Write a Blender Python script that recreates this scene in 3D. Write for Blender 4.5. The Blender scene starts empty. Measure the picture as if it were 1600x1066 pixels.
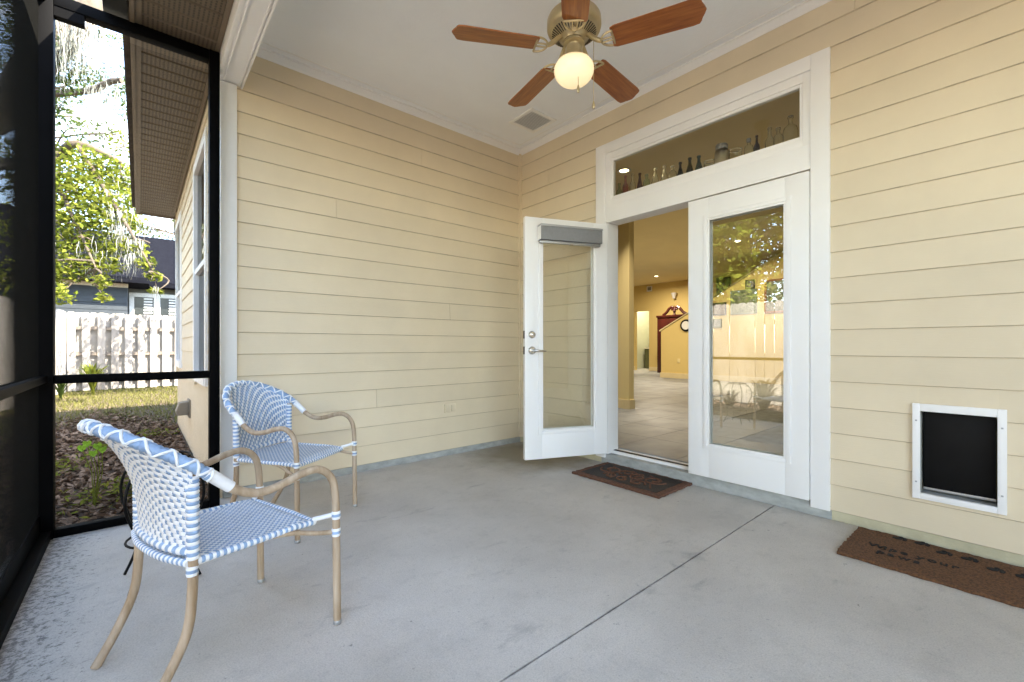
import bpy, bmesh, math, random
import numpy as np
from mathutils import Vector, Matrix
R_ = math.radians
random.seed(7); rng = np.random.default_rng(7)
S = bpy.context.scene
COL = S.collection

# ------------------------------------------------------------------ camera
FPX, YH, YAW = 680.6, 541.5, R_(49.47)
CAM = Vector((-3.1278, -3.51995, 1.027))
FW = Vector((math.cos(YAW), math.sin(YAW), 0)); RT = Vector((math.sin(YAW), -math.cos(YAW), 0))
cd = bpy.data.cameras.new('camera'); cam = bpy.data.objects.new('camera', cd); COL.objects.link(cam)
cd.sensor_width = 36; cd.lens = FPX/1600*36; cd.shift_y = (YH-533)/1600
cd.clip_start = 0.02; cd.clip_end = 500
cam.location = CAM; cam.rotation_euler = (R_(90), 0, YAW-R_(90))
S.camera = cam
# ------------------------------------------------------------------ world, sun, exposure
SUN = Vector((0.50, -0.66, 0.92)).normalized()
sun_el = math.asin(SUN.z); sun_rot = math.atan2(SUN.x, SUN.y)
W = bpy.data.worlds.new('World'); S.world = W; W.use_nodes = True
nt = W.node_tree; nt.nodes.clear()
out = nt.nodes.new('ShaderNodeOutputWorld'); bg = nt.nodes.new('ShaderNodeBackground')
sky = nt.nodes.new('ShaderNodeTexSky'); sky.sky_type = 'NISHITA'; sky.sun_disc = False
sky.sun_elevation = sun_el; sky.sun_rotation = sun_rot; sky.air_density = 1.0; sky.dust_density = .6; sky.ozone_density = 0.8
tc = nt.nodes.new('ShaderNodeTexCoord')
mp = nt.nodes.new('ShaderNodeMapping'); mp.inputs['Scale'].default_value = (2.2, 2.2, 4.0)
nz = nt.nodes.new('ShaderNodeTexNoise'); nz.inputs['Scale'].default_value = 2.1; nz.inputs['Detail'].default_value = 7
rp = nt.nodes.new('ShaderNodeValToRGB'); rp.color_ramp.elements[0].position = .58; rp.color_ramp.elements[1].position = .75
mx = nt.nodes.new('ShaderNodeMix'); mx.data_type = 'RGBA'; mx.inputs[7].default_value = (5.5, 5.6, 5.8, 1)
nt.links.new(tc.outputs['Generated'], mp.inputs[0]); nt.links.new(mp.outputs[0], nz.inputs['Vector'])
nt.links.new(nz.outputs['Fac'], rp.inputs[0]); nt.links.new(rp.outputs[0], mx.inputs[0])
nt.links.new(sky.outputs[0], mx.inputs[6]); nt.links.new(mx.outputs[2], bg.inputs[0])
bg.inputs[1].default_value = 0.15; nt.links.new(bg.outputs[0], out.inputs[0])
sd = bpy.data.lights.new('sun', 'SUN'); sd.energy = 2.7; sd.angle = R_(0.5); sd.color = (1, .95, .86)
sun = bpy.data.objects.new('sun', sd); COL.objects.link(sun)
sun.rotation_euler = SUN.to_track_quat('Z', 'Y').to_euler(); sun.location = (0, 0, 20)
S.view_settings.view_transform = 'Standard'; S.view_settings.look = 'None'
S.view_settings.gamma = 1; S.view_settings.use_curve_mapping = False
S.view_settings.exposure = 3.8
S.view_settings.use_white_balance = True; S.view_settings.white_balance_temperature = 7050
S.render.engine = 'CYCLES'
S.cycles.use_denoising = True
S.cycles.max_bounces = 12; S.cycles.diffuse_bounces = 7; S.cycles.transparent_max_bounces = 24
S.cycles.transmission_bounces = 10; S.cycles.glossy_bounces = 5
S.cycles.sample_clamp_indirect = 6; S.cycles.caustics_reflective = False; S.cycles.caustics_refractive = False

# ------------------------------------------------------------------ pixel rays (photo pixels, 1600 wide)
def ray(u, v):
    return FW + RT*((u-800)/FPX) + Vector((0, 0, (YH-v)/FPX))
def on(ax, val, u, v):
    d = ray(u, v); return CAM + d*((val-CAM[ax])/d[ax])
def at(u, v, depth): return CAM + ray(u, v)*depth

# ------------------------------------------------------------------ materials
def mat(name, col, rough=.6, var=.12, scale=6, stretch=(1, 1, 1), bump=0, bscale=60, bstretch=None, metal=0, col2=None, coord='pos', spec=.5, detail=5):
    m = bpy.data.materials.new(name); m.use_nodes = True
    t = m.node_tree; b = t.nodes['Principled BSDF']
    b.inputs['Roughness'].default_value = rough; b.inputs['Metallic'].default_value = metal
    b.inputs['Specular IOR Level'].default_value = spec
    if coord == 'pos': g = t.nodes.new('ShaderNodeNewGeometry').outputs['Position']
    else: g = t.nodes.new('ShaderNodeTexCoord').outputs['Object']
    def noise(sc, st, det):
        mp = t.nodes.new('ShaderNodeMapping'); mp.inputs['Scale'].default_value = st
        n = t.nodes.new('ShaderNodeTexNoise'); n.inputs['Scale'].default_value = sc; n.inputs['Detail'].default_value = det
        n.inputs['Roughness'].default_value = .6
        t.links.new(g, mp.inputs[0]); t.links.new(mp.outputs[0], n.inputs['Vector']); return n.outputs['Fac']
    c = tuple(col)
    if col2 is None: c1 = tuple(x*(1-var) for x in c); c2 = tuple(min(1, x*(1+var)) for x in c)
    else: c1, c2 = c, tuple(col2)
    r = t.nodes.new('ShaderNodeValToRGB'); r.color_ramp.elements[0].position = .32; r.color_ramp.elements[1].position = .68
    r.color_ramp.elements[0].color = (*c1, 1); r.color_ramp.elements[1].color = (*c2, 1)
    t.links.new(noise(scale, stretch, detail), r.inputs[0]); t.links.new(r.outputs[0], b.inputs['Base Color'])
    if bump:
        bp = t.nodes.new('ShaderNodeBump'); bp.inputs['Strength'].default_value = bump; bp.inputs['Distance'].default_value = .004
        t.links.new(noise(bscale, bstretch or stretch, 4), bp.inputs['Height']); t.links.new(bp.outputs[0], b.inputs['Normal'])
    return m
def rampnode(t, src, p0, p1, c0=(0, 0, 0, 1), c1=(1, 1, 1, 1)):
    r = t.nodes.new('ShaderNodeValToRGB'); r.color_ramp.elements[0].position = p0; r.color_ramp.elements[1].position = p1
    r.color_ramp.elements[0].color = c0; r.color_ramp.elements[1].color = c1
    t.links.new(src, r.inputs[0]); return r.outputs[0]
def mixcol(t, fac, a, b):
    m = t.nodes.new('ShaderNodeMix'); m.data_type = 'RGBA'
    for s, k in ((fac, 0), (a, 6), (b, 7)):
        if hasattr(s, 'links'): t.links.new(s, m.inputs[k])
        else: m.inputs[k].default_value = s
    return m.outputs[2]
def mth(t, op, a, b=None):
    m = t.nodes.new('ShaderNodeMath'); m.operation = op
    for s, k in ((a, 0), (b, 1)):
        if s is None: continue
        if hasattr(s, 'links'): t.links.new(s, m.inputs[k])
        else: m.inputs[k].default_value = s
    return m.outputs[0]
M = {}
M['siding'] = mat('cream_siding', (.71, .608, .440), .62, .05, 1.6, bump=.16, bscale=16, bstretch=(1, 1, 20))
M['siding_shadow_line'] = mat('siding_lap_shadow', (.56, .48, .35), .8, .2, 8)  # contact shadow under each lap, painted as a darker lower board edge
def pertone(m, amt):
    t = m.node_tree; b = t.nodes['Principled BSDF']; src = b.inputs['Base Color'].links[0].from_socket
    oi = t.nodes.new('ShaderNodeObjectInfo'); hs = t.nodes.new('ShaderNodeHueSaturation')
    mr = t.nodes.new('ShaderNodeMapRange'); mr.inputs[3].default_value = 1-amt; mr.inputs[4].default_value = 1+amt
    t.links.new(oi.outputs['Random'], mr.inputs[0]); t.links.new(mr.outputs[0], hs.inputs['Value']); t.links.new(src, hs.inputs['Color']); t.links.new(hs.outputs[0], b.inputs['Base Color'])
pertone(M['siding'], .025)
M['foundation'] = mat('painted_foundation', (.72, .61, .44), .8, .06, 3, bump=.5, bscale=60)
M['white'] = mat('white_trim', (.84, .835, .825), .45, .02, 3, bump=.10, bscale=14, bstretch=(1, 1, 3))
M['doorwhite'] = mat('white_door_paint', (.85, .845, .835), .35, .015, 2)
M['ceil'] = mat('ceiling_paint', (.855, .875, .905), .85, .03, 1.2, bump=.3, bscale=55)
M['black'] = mat('black_aluminium', (.0022, .0022, .0024), .55, .25, 5, spec=.03)
M['wire'] = mat('screen_wire', (.004, .004, .0035), .7, .1, 5, spec=.05)
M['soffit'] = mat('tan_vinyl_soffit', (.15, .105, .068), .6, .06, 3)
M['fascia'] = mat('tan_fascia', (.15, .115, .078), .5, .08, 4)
M['gutter'] = mat('dark_bronze', (.02, .018, .016), .5, .2, 4)
M['tube'] = mat('weathered_rattan_tube', (.29, .195, .11), .6, .28, 26, (1, 1, .12), bump=.3, bscale=60, coord='obj', col2=(.52, .41, .30), detail=8)
M['weave_w'] = mat('white_weave', (.80, .81, .82), .45, .05, 30, coord='obj')
M['weave_b'] = mat('blue_weave', (.25, .37, .55), .42, .18, 25, coord='obj')
M['weave_c'] = mat('cream_weave', (.72, .70, .66), .5, .08, 30, coord='obj')
M['brass'] = mat('antique_brass', (.50, .41, .25), .36, .12, 8, metal=.65)
M['brassdark'] = mat('motor_slot_shadow', (.02, .016, .012), .7, .1)
M['cherry'] = mat('cherry_blade', (.21, .056, .012), .30, .2, 4, (1.2, 16, 16), coord='obj', col2=(.40, .135, .03), bump=.05)
M['dark'] = mat('black_plastic', (.0028, .0028, .003), .5, .3, 9, spec=.15)
M['steel'] = mat('satin_nickel', (.62, .61, .59), .25, .05, metal=1)
M['shade'] = mat('grey_shade_fabric', (.22, .225, .235), .6, .05, 40)
M['alu'] = mat('grey_aluminium', (.42, .43, .44), .35, .05, metal=.6)
M['grille'] = mat('grey_grille_back', (.52, .52, .52), .8, .05)
M['coir'] = mat('brown_coir', (.048, .020, .008), .95, .5, 110, bump=.9, bscale=260, col2=(.19, .085, .034))
M['coirdark'] = mat('dark_rubber_coir', (.007, .007, .007), .8, .4, 60, bump=.8, bscale=160, col2=(.035, .022, .017))
M['coirink'] = mat('black_ink', (.006, .005, .005), .9, .3, 200)
M['coiredge'] = mat('rust_coir', (.07, .028, .015), .95, .4, 90, bump=.9, bscale=220, col2=(.17, .075, .042))
M['picket'] = mat('bleached_fence_wood', (.30, .27, .23), .85, .2, 3, (1, 1, .2), bump=.4, bscale=30, bstretch=(4, 4, .3), col2=(.50, .465, .42))
M['rail'] = mat('grey_fence_rail', (.20, .17, .14), .85, .25, 4)
M['nsiding'] = mat('blue_grey_siding', (.055, .064, .072), .8, .1, 2, spec=.1)
M['nsidingd'] = mat('dark_green_grey_siding', (.12, .125, .115), .7, .1, 2)
M['ntrim'] = mat('cream_trim', (.62, .56, .45), .6, .06)
M['shingle'] = mat('dark_shingles', (.003, .0033, .005), .9, .3, 14, (1, 1, 4), bump=.8, bscale=20, col2=(.013, .0135, .018), spec=.02)
M['shutter'] = mat('white_shutter', (.6, .62, .6), .5, .05)
M['wglass_dark'] = mat('dark_window_room', (.03, .035, .035), .2, .2)
M['roofself'] = mat('brown_shingles', (.09, .075, .06), .85, .3, 10)
M['bark'] = mat('oak_bark', (.06, .045, .032), .95, .4, 5, (1, 1, .4), bump=1, bscale=18, col2=(.15, .12, .09))
M['moss'] = mat('spanish_moss', (.20, .205, .175), .95, .25, 4, col2=(.38, .38, .335))
M['tile'] = None
M['iwall'] = mat('golden_wall_paint', (.68, .52, .20), .8, .03, 1)
M['iwallp'] = mat('pale_yellow_paint', (.76, .63, .32), .8, .03, 1)
M['iceil'] = mat('warm_ceiling_paint', (.80, .67, .38), .85, .04, 1)
M['ibase'] = mat('cream_baseboard', (.74, .62, .36), .5, .03)
M['mahog'] = mat('mahogany', (.07, .014, .010), .3, .3, 4, (1, 1, .2))
M['bath'] = mat('pale_green_paint', (.62, .66, .50), .8, .03)
M['cabgreen'] = mat('olive_cabinet', (.10, .11, .06), .5, .1)
M['paper'] = mat('white_paper', (.75, .75, .72), .7, .05)
M['frameblack'] = mat('black_picture_frame', (.02, .017, .014), .4, .2)
M['framegreen'] = mat('sage_picture_frame', (.20, .24, .17), .5, .1)
M['framered'] = mat('red_brown_picture_frame', (.28, .09, .03), .5, .15)
M['paver'] = mat('reddish_paver', (.24, .15, .125), .9, .25, 8, bump=.5)
M['soil'] = mat('dark_soil', (.055, .036, .025), 1, .4, 5, col2=(.13, .09, .06), bump=.8, bscale=25)
M['vent'] = mat('taupe_vent_plastic', (.20, .17, .13), .5, .05)
M['terracotta'] = mat('blue_grey_pot', (.15, .15, .2), .6, .2)

def leafmat(name, c1, c2, trans=.35):
    m = bpy.data.materials.new(name); m.use_nodes = True; t = m.node_tree; t.nodes.clear()
    o = t.nodes.new('ShaderNodeOutputMaterial'); d = t.nodes.new('ShaderNodeBsdfDiffuse'); tr = t.nodes.new('ShaderNodeBsdfTranslucent')
    a = t.nodes.new('ShaderNodeMixShader'); a.inputs[0].default_value = trans
    g = t.nodes.new('ShaderNodeNewGeometry')
    rp = rampnode(t, g.outputs['Random Per Island'], 0, 1, (*c1, 1), (*c2, 1))
    t.links.new(rp, d.inputs[0]); t.links.new(rp, tr.inputs[0])
    t.links.new(d.outputs[0], a.inputs[1]); t.links.new(tr.outputs[0], a.inputs[2]); t.links.new(a.outputs[0], o.inputs[0])
    return m
M['leaf'] = leafmat('lime_leaves', (.075, .11, .014), (.29, .31, .055), .5)
M['sproutleaf'] = leafmat('bright_sprout_leaves', (.20, .40, .04), (.30, .50, .06), .4)
M['leafd'] = leafmat('oak_leaves', (.035, .06, .014), (.11, .15, .04), .35)
M['leafp'] = leafmat('pale_far_leaves', (.07, .10, .035), (.17, .20, .08), .4)
M['grass'] = leafmat('grass_blades', (.07, .08, .018), (.24, .23, .08), .3)
M['litter'] = leafmat('dry_leaf_litter', (.05, .028, .016), (.30, .21, .15), .08)
M['redleaf'] = leafmat('burgundy_leaves', (.05, .012, .010), (.14, .04, .03), .2)

def glass(name, refl=.12, tint=(1, 1, 1), rough=0.0):
    m = bpy.data.materials.new(name); m.use_nodes = True; t = m.node_tree; t.nodes.clear()
    o = t.nodes.new('ShaderNodeOutputMaterial'); a = t.nodes.new('ShaderNodeMixShader'); a.inputs[0].default_value = refl
    tr = t.nodes.new('ShaderNodeBsdfTransparent'); tr.inputs[0].default_value = (*tint, 1)
    g = t.nodes.new('ShaderNodeBsdfGlossy'); g.inputs['Roughness'].default_value = rough
    t.links.new(tr.outputs[0], a.inputs[1]); t.links.new(g.outputs[0], a.inputs[2]); t.links.new(a.outputs[0], o.inputs[0])
    return m
M['glass'] = glass('door_glass', .22, (.93, .95, .93))
M['glass_open'] = glass('open_door_glass', .07, (.95, .96, .94))
M['glass_c'] = glass('window_glass', .45, (.5, .52, .5))
M['transglass'] = glass('transom_glass', .04, (.93, .93, .9))
def bottleglass(name, col, a=.55):
    m = bpy.data.materials.new(name); m.use_nodes = True; t = m.node_tree
    b = t.nodes['Principled BSDF']; b.inputs['Base Color'].default_value = (*col, 1); b.inputs['Roughness'].default_value = .06
    b.inputs['Transmission Weight'].default_value = 1; b.inputs['IOR'].default_value = 1.42
    return m
BG = {'clear': bottleglass('clear_bottle_glass', (.95, .97, .93)), 'pale': bottleglass('pale_green_glass', (.75, .86, .72)),
      'red': bottleglass('ruby_glass', (.28, .04, .035)), 'pink': bottleglass('pink_glass', (.72, .42, .40)),
      'dark': bottleglass('smoky_dark_glass', (.10, .09, .10)), 'olive': bottleglass('olive_glass', (.24, .22, .09)),
      'teal': bottleglass('teal_glass', (.15, .28, .27)), 'brown': bottleglass('brown_glass', (.16, .09, .03)), 'frost': bottleglass('frosted_jar_glass', (.86, .88, .86))}
BG['frost'].node_tree.nodes['Principled BSDF'].inputs['Roughness'].default_value = .45

def emit(name, col, s):
    m = bpy.data.materials.new(name); m.use_nodes = True; t = m.node_tree
    b = t.nodes['Principled BSDF']; b.inputs['Base Color'].default_value = (.8, .76, .66, 1); b.inputs['Roughness'].default_value = .25
    b.inputs['Emission Color'].default_value = (*col, 1); b.inputs['Emission Strength'].default_value = s
    return m
M['globe'] = emit('lit_opal_glass', (1, .74, .38), .052)
M['can'] = emit('lit_downlight', (1, .8, .5), 1.2)

def concrete():
    m = bpy.data.materials.new('worn_concrete'); m.use_nodes = True; t = m.node_tree; b = t.nodes['Principled BSDF']
    b.inputs['Roughness'].default_value = .78
    g = t.nodes.new('ShaderNodeNewGeometry').outputs['Position']
    def nz(s, d=6, st=(1, 1, 1), r=.6):
        mp = t.nodes.new('ShaderNodeMapping'); mp.inputs['Scale'].default_value = st
        n = t.nodes.new('ShaderNodeTexNoise'); n.inputs['Scale'].default_value = s; n.inputs['Detail'].default_value = d; n.inputs['Roughness'].default_value = r
        t.links.new(g, mp.inputs[0]); t.links.new(mp.outputs[0], n.inputs['Vector']); return n.outputs['Fac']
    c = rampnode(t, nz(1.3, 7), .3, .7, (.46, .43, .39, 1), (.63, .592, .54, 1))
    c = mixcol(t, mth(t, 'MULTIPLY', rampnode(t, nz(.9, 5, (1, 1.6, 1)), .56, .74), .45), c, (.36, .33, .27, 1))
    c = mixcol(t, mth(t, 'MULTIPLY', rampnode(t, nz(2.6, 8, (1, 2.4, 1), .7), .60, .70), .45), c, (.20, .20, .195, 1))
    c = mixcol(t, mth(t, 'MULTIPLY', rampnode(t, nz(55, 3), .66, .72), .35), c, (.12, .12, .12, 1))
    c = mixcol(t, mth(t, 'MULTIPLY', rampnode(t, nz(190, 4), .42, .70), .42), c, (.24, .23, .22, 1))
    c = mixcol(t, mth(t, 'MULTIPLY', rampnode(t, nz(38, 7, (1, 1, 1), .75), .54, .66), .20), c, (.22, .21, .20, 1))
    c = mixcol(t, mth(t, 'MULTIPLY', rampnode(t, nz(7, 8, (1, 1, 1), .75), .52, .62), .16), c, (.26, .25, .23, 1))
    c = mixcol(t, mth(t, 'MULTIPLY', rampnode(t, nz(16, 4), .70, .73), .6), c, (.10, .095, .09, 1))
    sx = t.nodes.new('ShaderNodeSeparateXYZ'); t.links.new(g, sx.inputs[0])
    # grime near the screen edge and mildew in the corner behind the open door
    e1 = mth(t, 'SUBTRACT', -2.92, sx.outputs[0]); e1 = mth(t, 'MULTIPLY', e1, .55)
    k = mth(t, 'ADD', e1, mth(t, 'SUBTRACT', nz(40, 7, (1, 1, 1), .8), .5))
    c = mixcol(t, mth(t, 'MULTIPLY', rampnode(t, k, .25, .35), .7), c, (.05, .048, .044, 1))
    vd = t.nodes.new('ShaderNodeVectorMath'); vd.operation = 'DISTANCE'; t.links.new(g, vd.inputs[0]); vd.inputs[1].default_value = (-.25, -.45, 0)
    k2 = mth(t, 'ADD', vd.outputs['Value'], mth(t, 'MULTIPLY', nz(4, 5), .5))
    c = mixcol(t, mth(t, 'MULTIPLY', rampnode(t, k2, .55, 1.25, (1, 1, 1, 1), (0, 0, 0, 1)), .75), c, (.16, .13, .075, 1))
    # dark scuffs along the control joint
    e3 = mth(t, 'ABSOLUTE', mth(t, 'ADD', sx.outputs[1], 2.483))
    k3 = mth(t, 'SUBTRACT', nz(3.2, 6, (1, 1, 1), .7), mth(t, 'MULTIPLY', e3, 1.6))
    c = mixcol(t, mth(t, 'MULTIPLY', rampnode(t, k3, .50, .66), .55), c, (.16, .16, .16, 1))
    k4 = mth(t, 'ADD', mth(t, 'MULTIPLY', e3, 40), mth(t, 'MULTIPLY', nz(12, 5, (1, 1, 1), .7), .9))
    c = mixcol(t, mth(t, 'MULTIPLY', rampnode(t, k4, .45, .72, (1, 1, 1, 1), (0, 0, 0, 1)), .5), c, (.07, .07, .066, 1))
    t.links.new(c, b.inputs['Base Color'])
    bp = t.nodes.new('ShaderNodeBump'); bp.inputs['Strength'].default_value = .35; bp.inputs['Distance'].default_value = .004
    t.links.new(nz(90, 6), bp.inputs['Height']); t.links.new(bp.outputs[0], b.inputs['Normal'])
    return m
M['concrete'] = concrete()
M['curb'] = mat('curb_concrete', (.30, .31, .29), .9, .35, 9, (1, 1, 2), bump=.6, bscale=50, col2=(.46, .47, .45))
M['curbpaint'] = mat('painted_curb', (.44, .40, .27), .9, .15, 7, bump=.5, bscale=50, col2=(.58, .53, .36))

def tilemat():
    m = bpy.data.materials.new('grey_floor_tile'); m.use_nodes = True; t = m.node_tree; b = t.nodes['Principled BSDF']
    b.inputs['Roughness'].default_value = .45
    g = t.nodes.new('ShaderNodeNewGeometry').outputs['Position']
    n = t.nodes.new('ShaderNodeTexNoise'); n.inputs['Scale'].default_value = 3; n.inputs['Detail'].default_value = 6
    mp = t.nodes.new('ShaderNodeMapping'); mp.inputs['Scale'].default_value = (1, 1.3, 1)
    t.links.new(g, mp.inputs[0]); t.links.new(mp.outputs[0], n.inputs['Vector'])
    t.links.new(rampnode(t, n.outputs['Fac'], .35, .65, (.17, .18, .195, 1), (.25, .265, .28, 1)), b.inputs['Base Color'])
    return m
M['tile'] = tilemat()
def artmat(name, c):
    return mat(name, c[0], .5, .2, 14, col2=c[1], detail=6)

# ------------------------------------------------------------------ mesh helpers
def addbox(bm, lo, hi, mi=0):
    x0, y0, z0 = lo; x1, y1, z1 = hi
    v = [bm.verts.new(p) for p in ((x0, y0, z0), (x1, y0, z0), (x1, y1, z0), (x0, y1, z0), (x0, y0, z1), (x1, y0, z1), (x1, y1, z1), (x0, y1, z1))]
    for q in ((0, 3, 2, 1), (4, 5, 6, 7), (0, 1, 5, 4), (1, 2, 6, 5), (2, 3, 7, 6), (3, 0, 4, 7)):
        f = bm.faces.new([v[i] for i in q]); f.material_index = mi
def newmesh(name, bm, mats, smooth=False, bevel=0):
    if bevel:
        bmesh.ops.bevel(bm, geom=bm.edges[:], offset=bevel, segments=2, affect='EDGES', profile=.6, clamp_overlap=True)
    bmesh.ops.recalc_face_normals(bm, faces=bm.faces[:])
    me = bpy.data.meshes.new(name); bm.to_mesh(me); bm.free()
    for m in (mats if isinstance(mats, (list, tuple)) else [mats]): me.materials.append(m)
    if smooth:
        for p in me.polygons: p.use_smooth = True
        me.set_sharp_from_angle(angle=R_(40))
    return me
def link(name, me, parent=None, loc=None):
    o = bpy.data.objects.new(name, me); COL.objects.link(o)
    if parent: o.parent = parent
    if loc is not None: o.location = loc
    return o
def obj(name, bm, mats, parent=None, smooth=False, bevel=0): return link(name, newmesh(name, bm, mats, smooth, bevel), parent)
def box(name, lo, hi, m, parent=None, bevel=0):
    bm = bmesh.new(); addbox(bm, [min(a, b) for a, b in zip(lo, hi)], [max(a, b) for a, b in zip(lo, hi)]); return obj(name, bm, m, parent, bevel > 0, bevel)
def boxes(name, L, m, parent=None, bevel=0):
    bm = bmesh.new()
    for lo, hi in L: addbox(bm, [min(a, b) for a, b in zip(lo, hi)], [max(a, b) for a, b in zip(lo, hi)])
    return obj(name, bm, m, parent, bevel > 0, bevel)
def empty(name, loc=(0, 0, 0), rz=0):
    o = bpy.data.objects.new(name, None); COL.objects.link(o); o.location = loc; o.rotation_euler = (0, 0, rz); return o
def tag(o, label=None, cat=None, group=None, kind=None):
    if label: o['label'] = label
    if cat: o['category'] = cat
    if group: o['group'] = group
    if kind: o['kind'] = kind
    return o
def struct(o, label=None): o['kind'] = 'structure'; o['label'] = label or o.name.replace('_', ' '); return o
def spline(pts, n):
    P = [Vector(p) for p in pts]; res = []
    for i in range(len(P)-1):
        p0 = P[max(i-1, 0)]; p1 = P[i]; p2 = P[i+1]; p3 = P[min(i+2, len(P)-1)]
        for k in range(n):
            t = k/n
            res.append(.5*((2*p1)+(p2-p0)*t+(2*p0-5*p1+4*p2-p3)*t*t+(3*p1-p0-3*p2+p3)*t**3))
    res.append(P[-1]); return res
def addtube(bm, path, rad, seg=10, mi=0, caps=True, mifn=None):
    path = [Vector(p) for p in path]; n = len(path); rings = []; up = None
    for i, p in enumerate(path):
        d = (path[min(i+1, n-1)]-path[max(i-1, 0)]).normalized()
        if up is None:
            up = Vector((0, 0, 1)) if abs(d.z) < .9 else Vector((1, 0, 0))
        a = d.cross(up).normalized(); up = a.cross(d).normalized()
        r = rad(i/(n-1)) if callable(rad) else (rad[i] if isinstance(rad, (list, tuple)) else rad)
        rings.append([bm.verts.new(p+(a*math.cos(2*math.pi*k/seg)+up*math.sin(2*math.pi*k/seg))*r) for k in range(seg)])
    for i in range(n-1):
        for k in range(seg):
            f = bm.faces.new((rings[i][k], rings[i][(k+1) % seg], rings[i+1][(k+1) % seg], rings[i+1][k]))
            f.material_index = mifn(i) if mifn else mi
    if caps:
        f = bm.faces.new(rings[0][::-1]); f.material_index = mi
        f = bm.faces.new(rings[-1]); f.material_index = mi
def tube(name, path, rad, m, parent=None, seg=10):
    bm = bmesh.new(); addtube(bm, path, rad, seg); return obj(name, bm, m, parent, True)
def addlathe(bm, prof, c=(0, 0, 0), seg=24, mi=0):
    c = Vector(c); rings = []
    for r, z in prof:
        if r < 1e-5: rings.append([bm.verts.new(c+Vector((0, 0, z)))])
        else: rings.append([bm.verts.new(c+Vector((r*math.cos(2*math.pi*k/seg), r*math.sin(2*math.pi*k/seg), z))) for k in range(seg)])
    for a, b in zip(rings[:-1], rings[1:]):
        for k in range(seg):
            q = [a[k % len(a)], a[(k+1) % len(a)], b[(k+1) % len(b)], b[k % len(b)]]
            q = list(dict.fromkeys(q))
            if len(q) >= 3:
                f = bm.faces.new(q); f.material_index = mi
def lathe(name, prof, m, parent=None, c=(0, 0, 0), seg=24):
    bm = bmesh.new(); addlathe(bm, prof, c, seg); return obj(name, bm, m, parent, True)
def addprism(bm, poly, fn, mi=0):
    """poly: 2D list; fn(p, side) -> 3D point for side 0/1"""
    a = [bm.verts.new(fn(p, 0)) for p in poly]; b = [bm.verts.new(fn(p, 1)) for p in poly]; n = len(poly)
    for f in (bm.faces.new(a[::-1]), bm.faces.new(b)): f.material_index = mi
    for i in range(n):
        f = bm.faces.new((a[i], a[(i+1) % n], b[(i+1) % n], b[i])); f.material_index = mi
def pydata(name, verts, faces, m, parent=None):
    me = bpy.data.meshes.new(name); verts = np.asarray(verts, np.float32); faces = np.asarray(faces, np.int32); k = faces.shape[1]
    me.vertices.add(len(verts)); me.vertices.foreach_set('co', verts.ravel())
    me.loops.add(faces.size); me.loops.foreach_set('vertex_index', faces.ravel())
    me.polygons.add(len(faces)); me.polygons.foreach_set('loop_start', np.arange(0, faces.size, k, dtype=np.int32))
    me.update(); me.validate(); me.materials.append(m); return link(name, me, parent)

# ================================================================== STRUCTURE: porch
ROW0, ROW = .0572, .1524
CEILZ = 3.13
# ---- slab in two pours with a control joint
JY = -2.483
slab = struct(boxes('porch_floor', [((-3.62, JY+.0028, -.14), (0, -.06, 0)), ((-2.72, -.06, -.14), (0, 0, 0))], M['concrete']), 'grey concrete porch slab')
slab2 = box('slab_section', (-3.62, -8, -.14), (0, JY-.0028, 0), M['concrete'], slab)
box('control_joint', (-3.61, JY-.0028, -.13), (0, JY+.0028, -.012), M['dark'], slab)

def plank_mesh(name, axis, a0, a1, z0, z1, row):
    """lap board on plane axis=0, facing negative axis; a = run along the wall, wedge profile"""
    zb = ROW0+row*ROW
    def off(z): return -(.017-.010*(z-zb)/ROW)
    bm = bmesh.new()
    P = lambda a, o, z: bm.verts.new((a, o, z) if axis == 1 else (o, a, z))
    zm = z0+.0034
    prof = [(0.004, z0), (off(z0)+.003, z0), (off(z0), zm), (off(z1), z1), (0.004, z1)]
    A = [P(a0, o, z) for o, z in prof]; B = [P(a1, o, z) for o, z in prof]
    bm.faces.new(A); bm.faces.new(B[::-1])
    for i in range(5):
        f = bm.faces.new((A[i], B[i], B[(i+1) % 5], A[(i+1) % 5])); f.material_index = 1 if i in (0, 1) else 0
    return newmesh(name, bm, [M['siding'], M['siding_shadow_line']])
def plank(parent, axis, a0, a1, row, z0=None, z1=None, base=(0, 0, 0)):
    zb = ROW0+row*ROW
    o = link('plank', plank_mesh('plank', axis, a0, a1, zb if z0 is None else z0, zb+ROW if z1 is None else z1, row), parent)
    o.location = base; return o

# ---- wall A (far end of the porch)
wallA = struct(box('wall_left', (-2.72, .004, -.14), (.15, .15, CEILZ+.2), M['foundation']), 'cream lap siding end wall of the porch')
for r in range(20):
    if r in (3, 8, 13, 17):
        s = {3: -1.62, 8: -.9, 13: -1.95, 17: -1.2}[r]
        plank(wallA, 1, -2.625, s-.001, r); plank(wallA, 1, s+.001, -.036, r)
    else: plank(wallA, 1, -2.625, -.036, r)
box('curb', (-2.70, -.010, 0.001), (0, .004, .0560), M['curb'], wallA)
box('corner_trim', (-.036, -.022, .0572), (-.0005, .004, 3.1), M['siding'], wallA)
box('end_board', (-2.718, -.040, .075), (-2.622, .02, 2.812), M['white'], wallA, .003)
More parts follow.
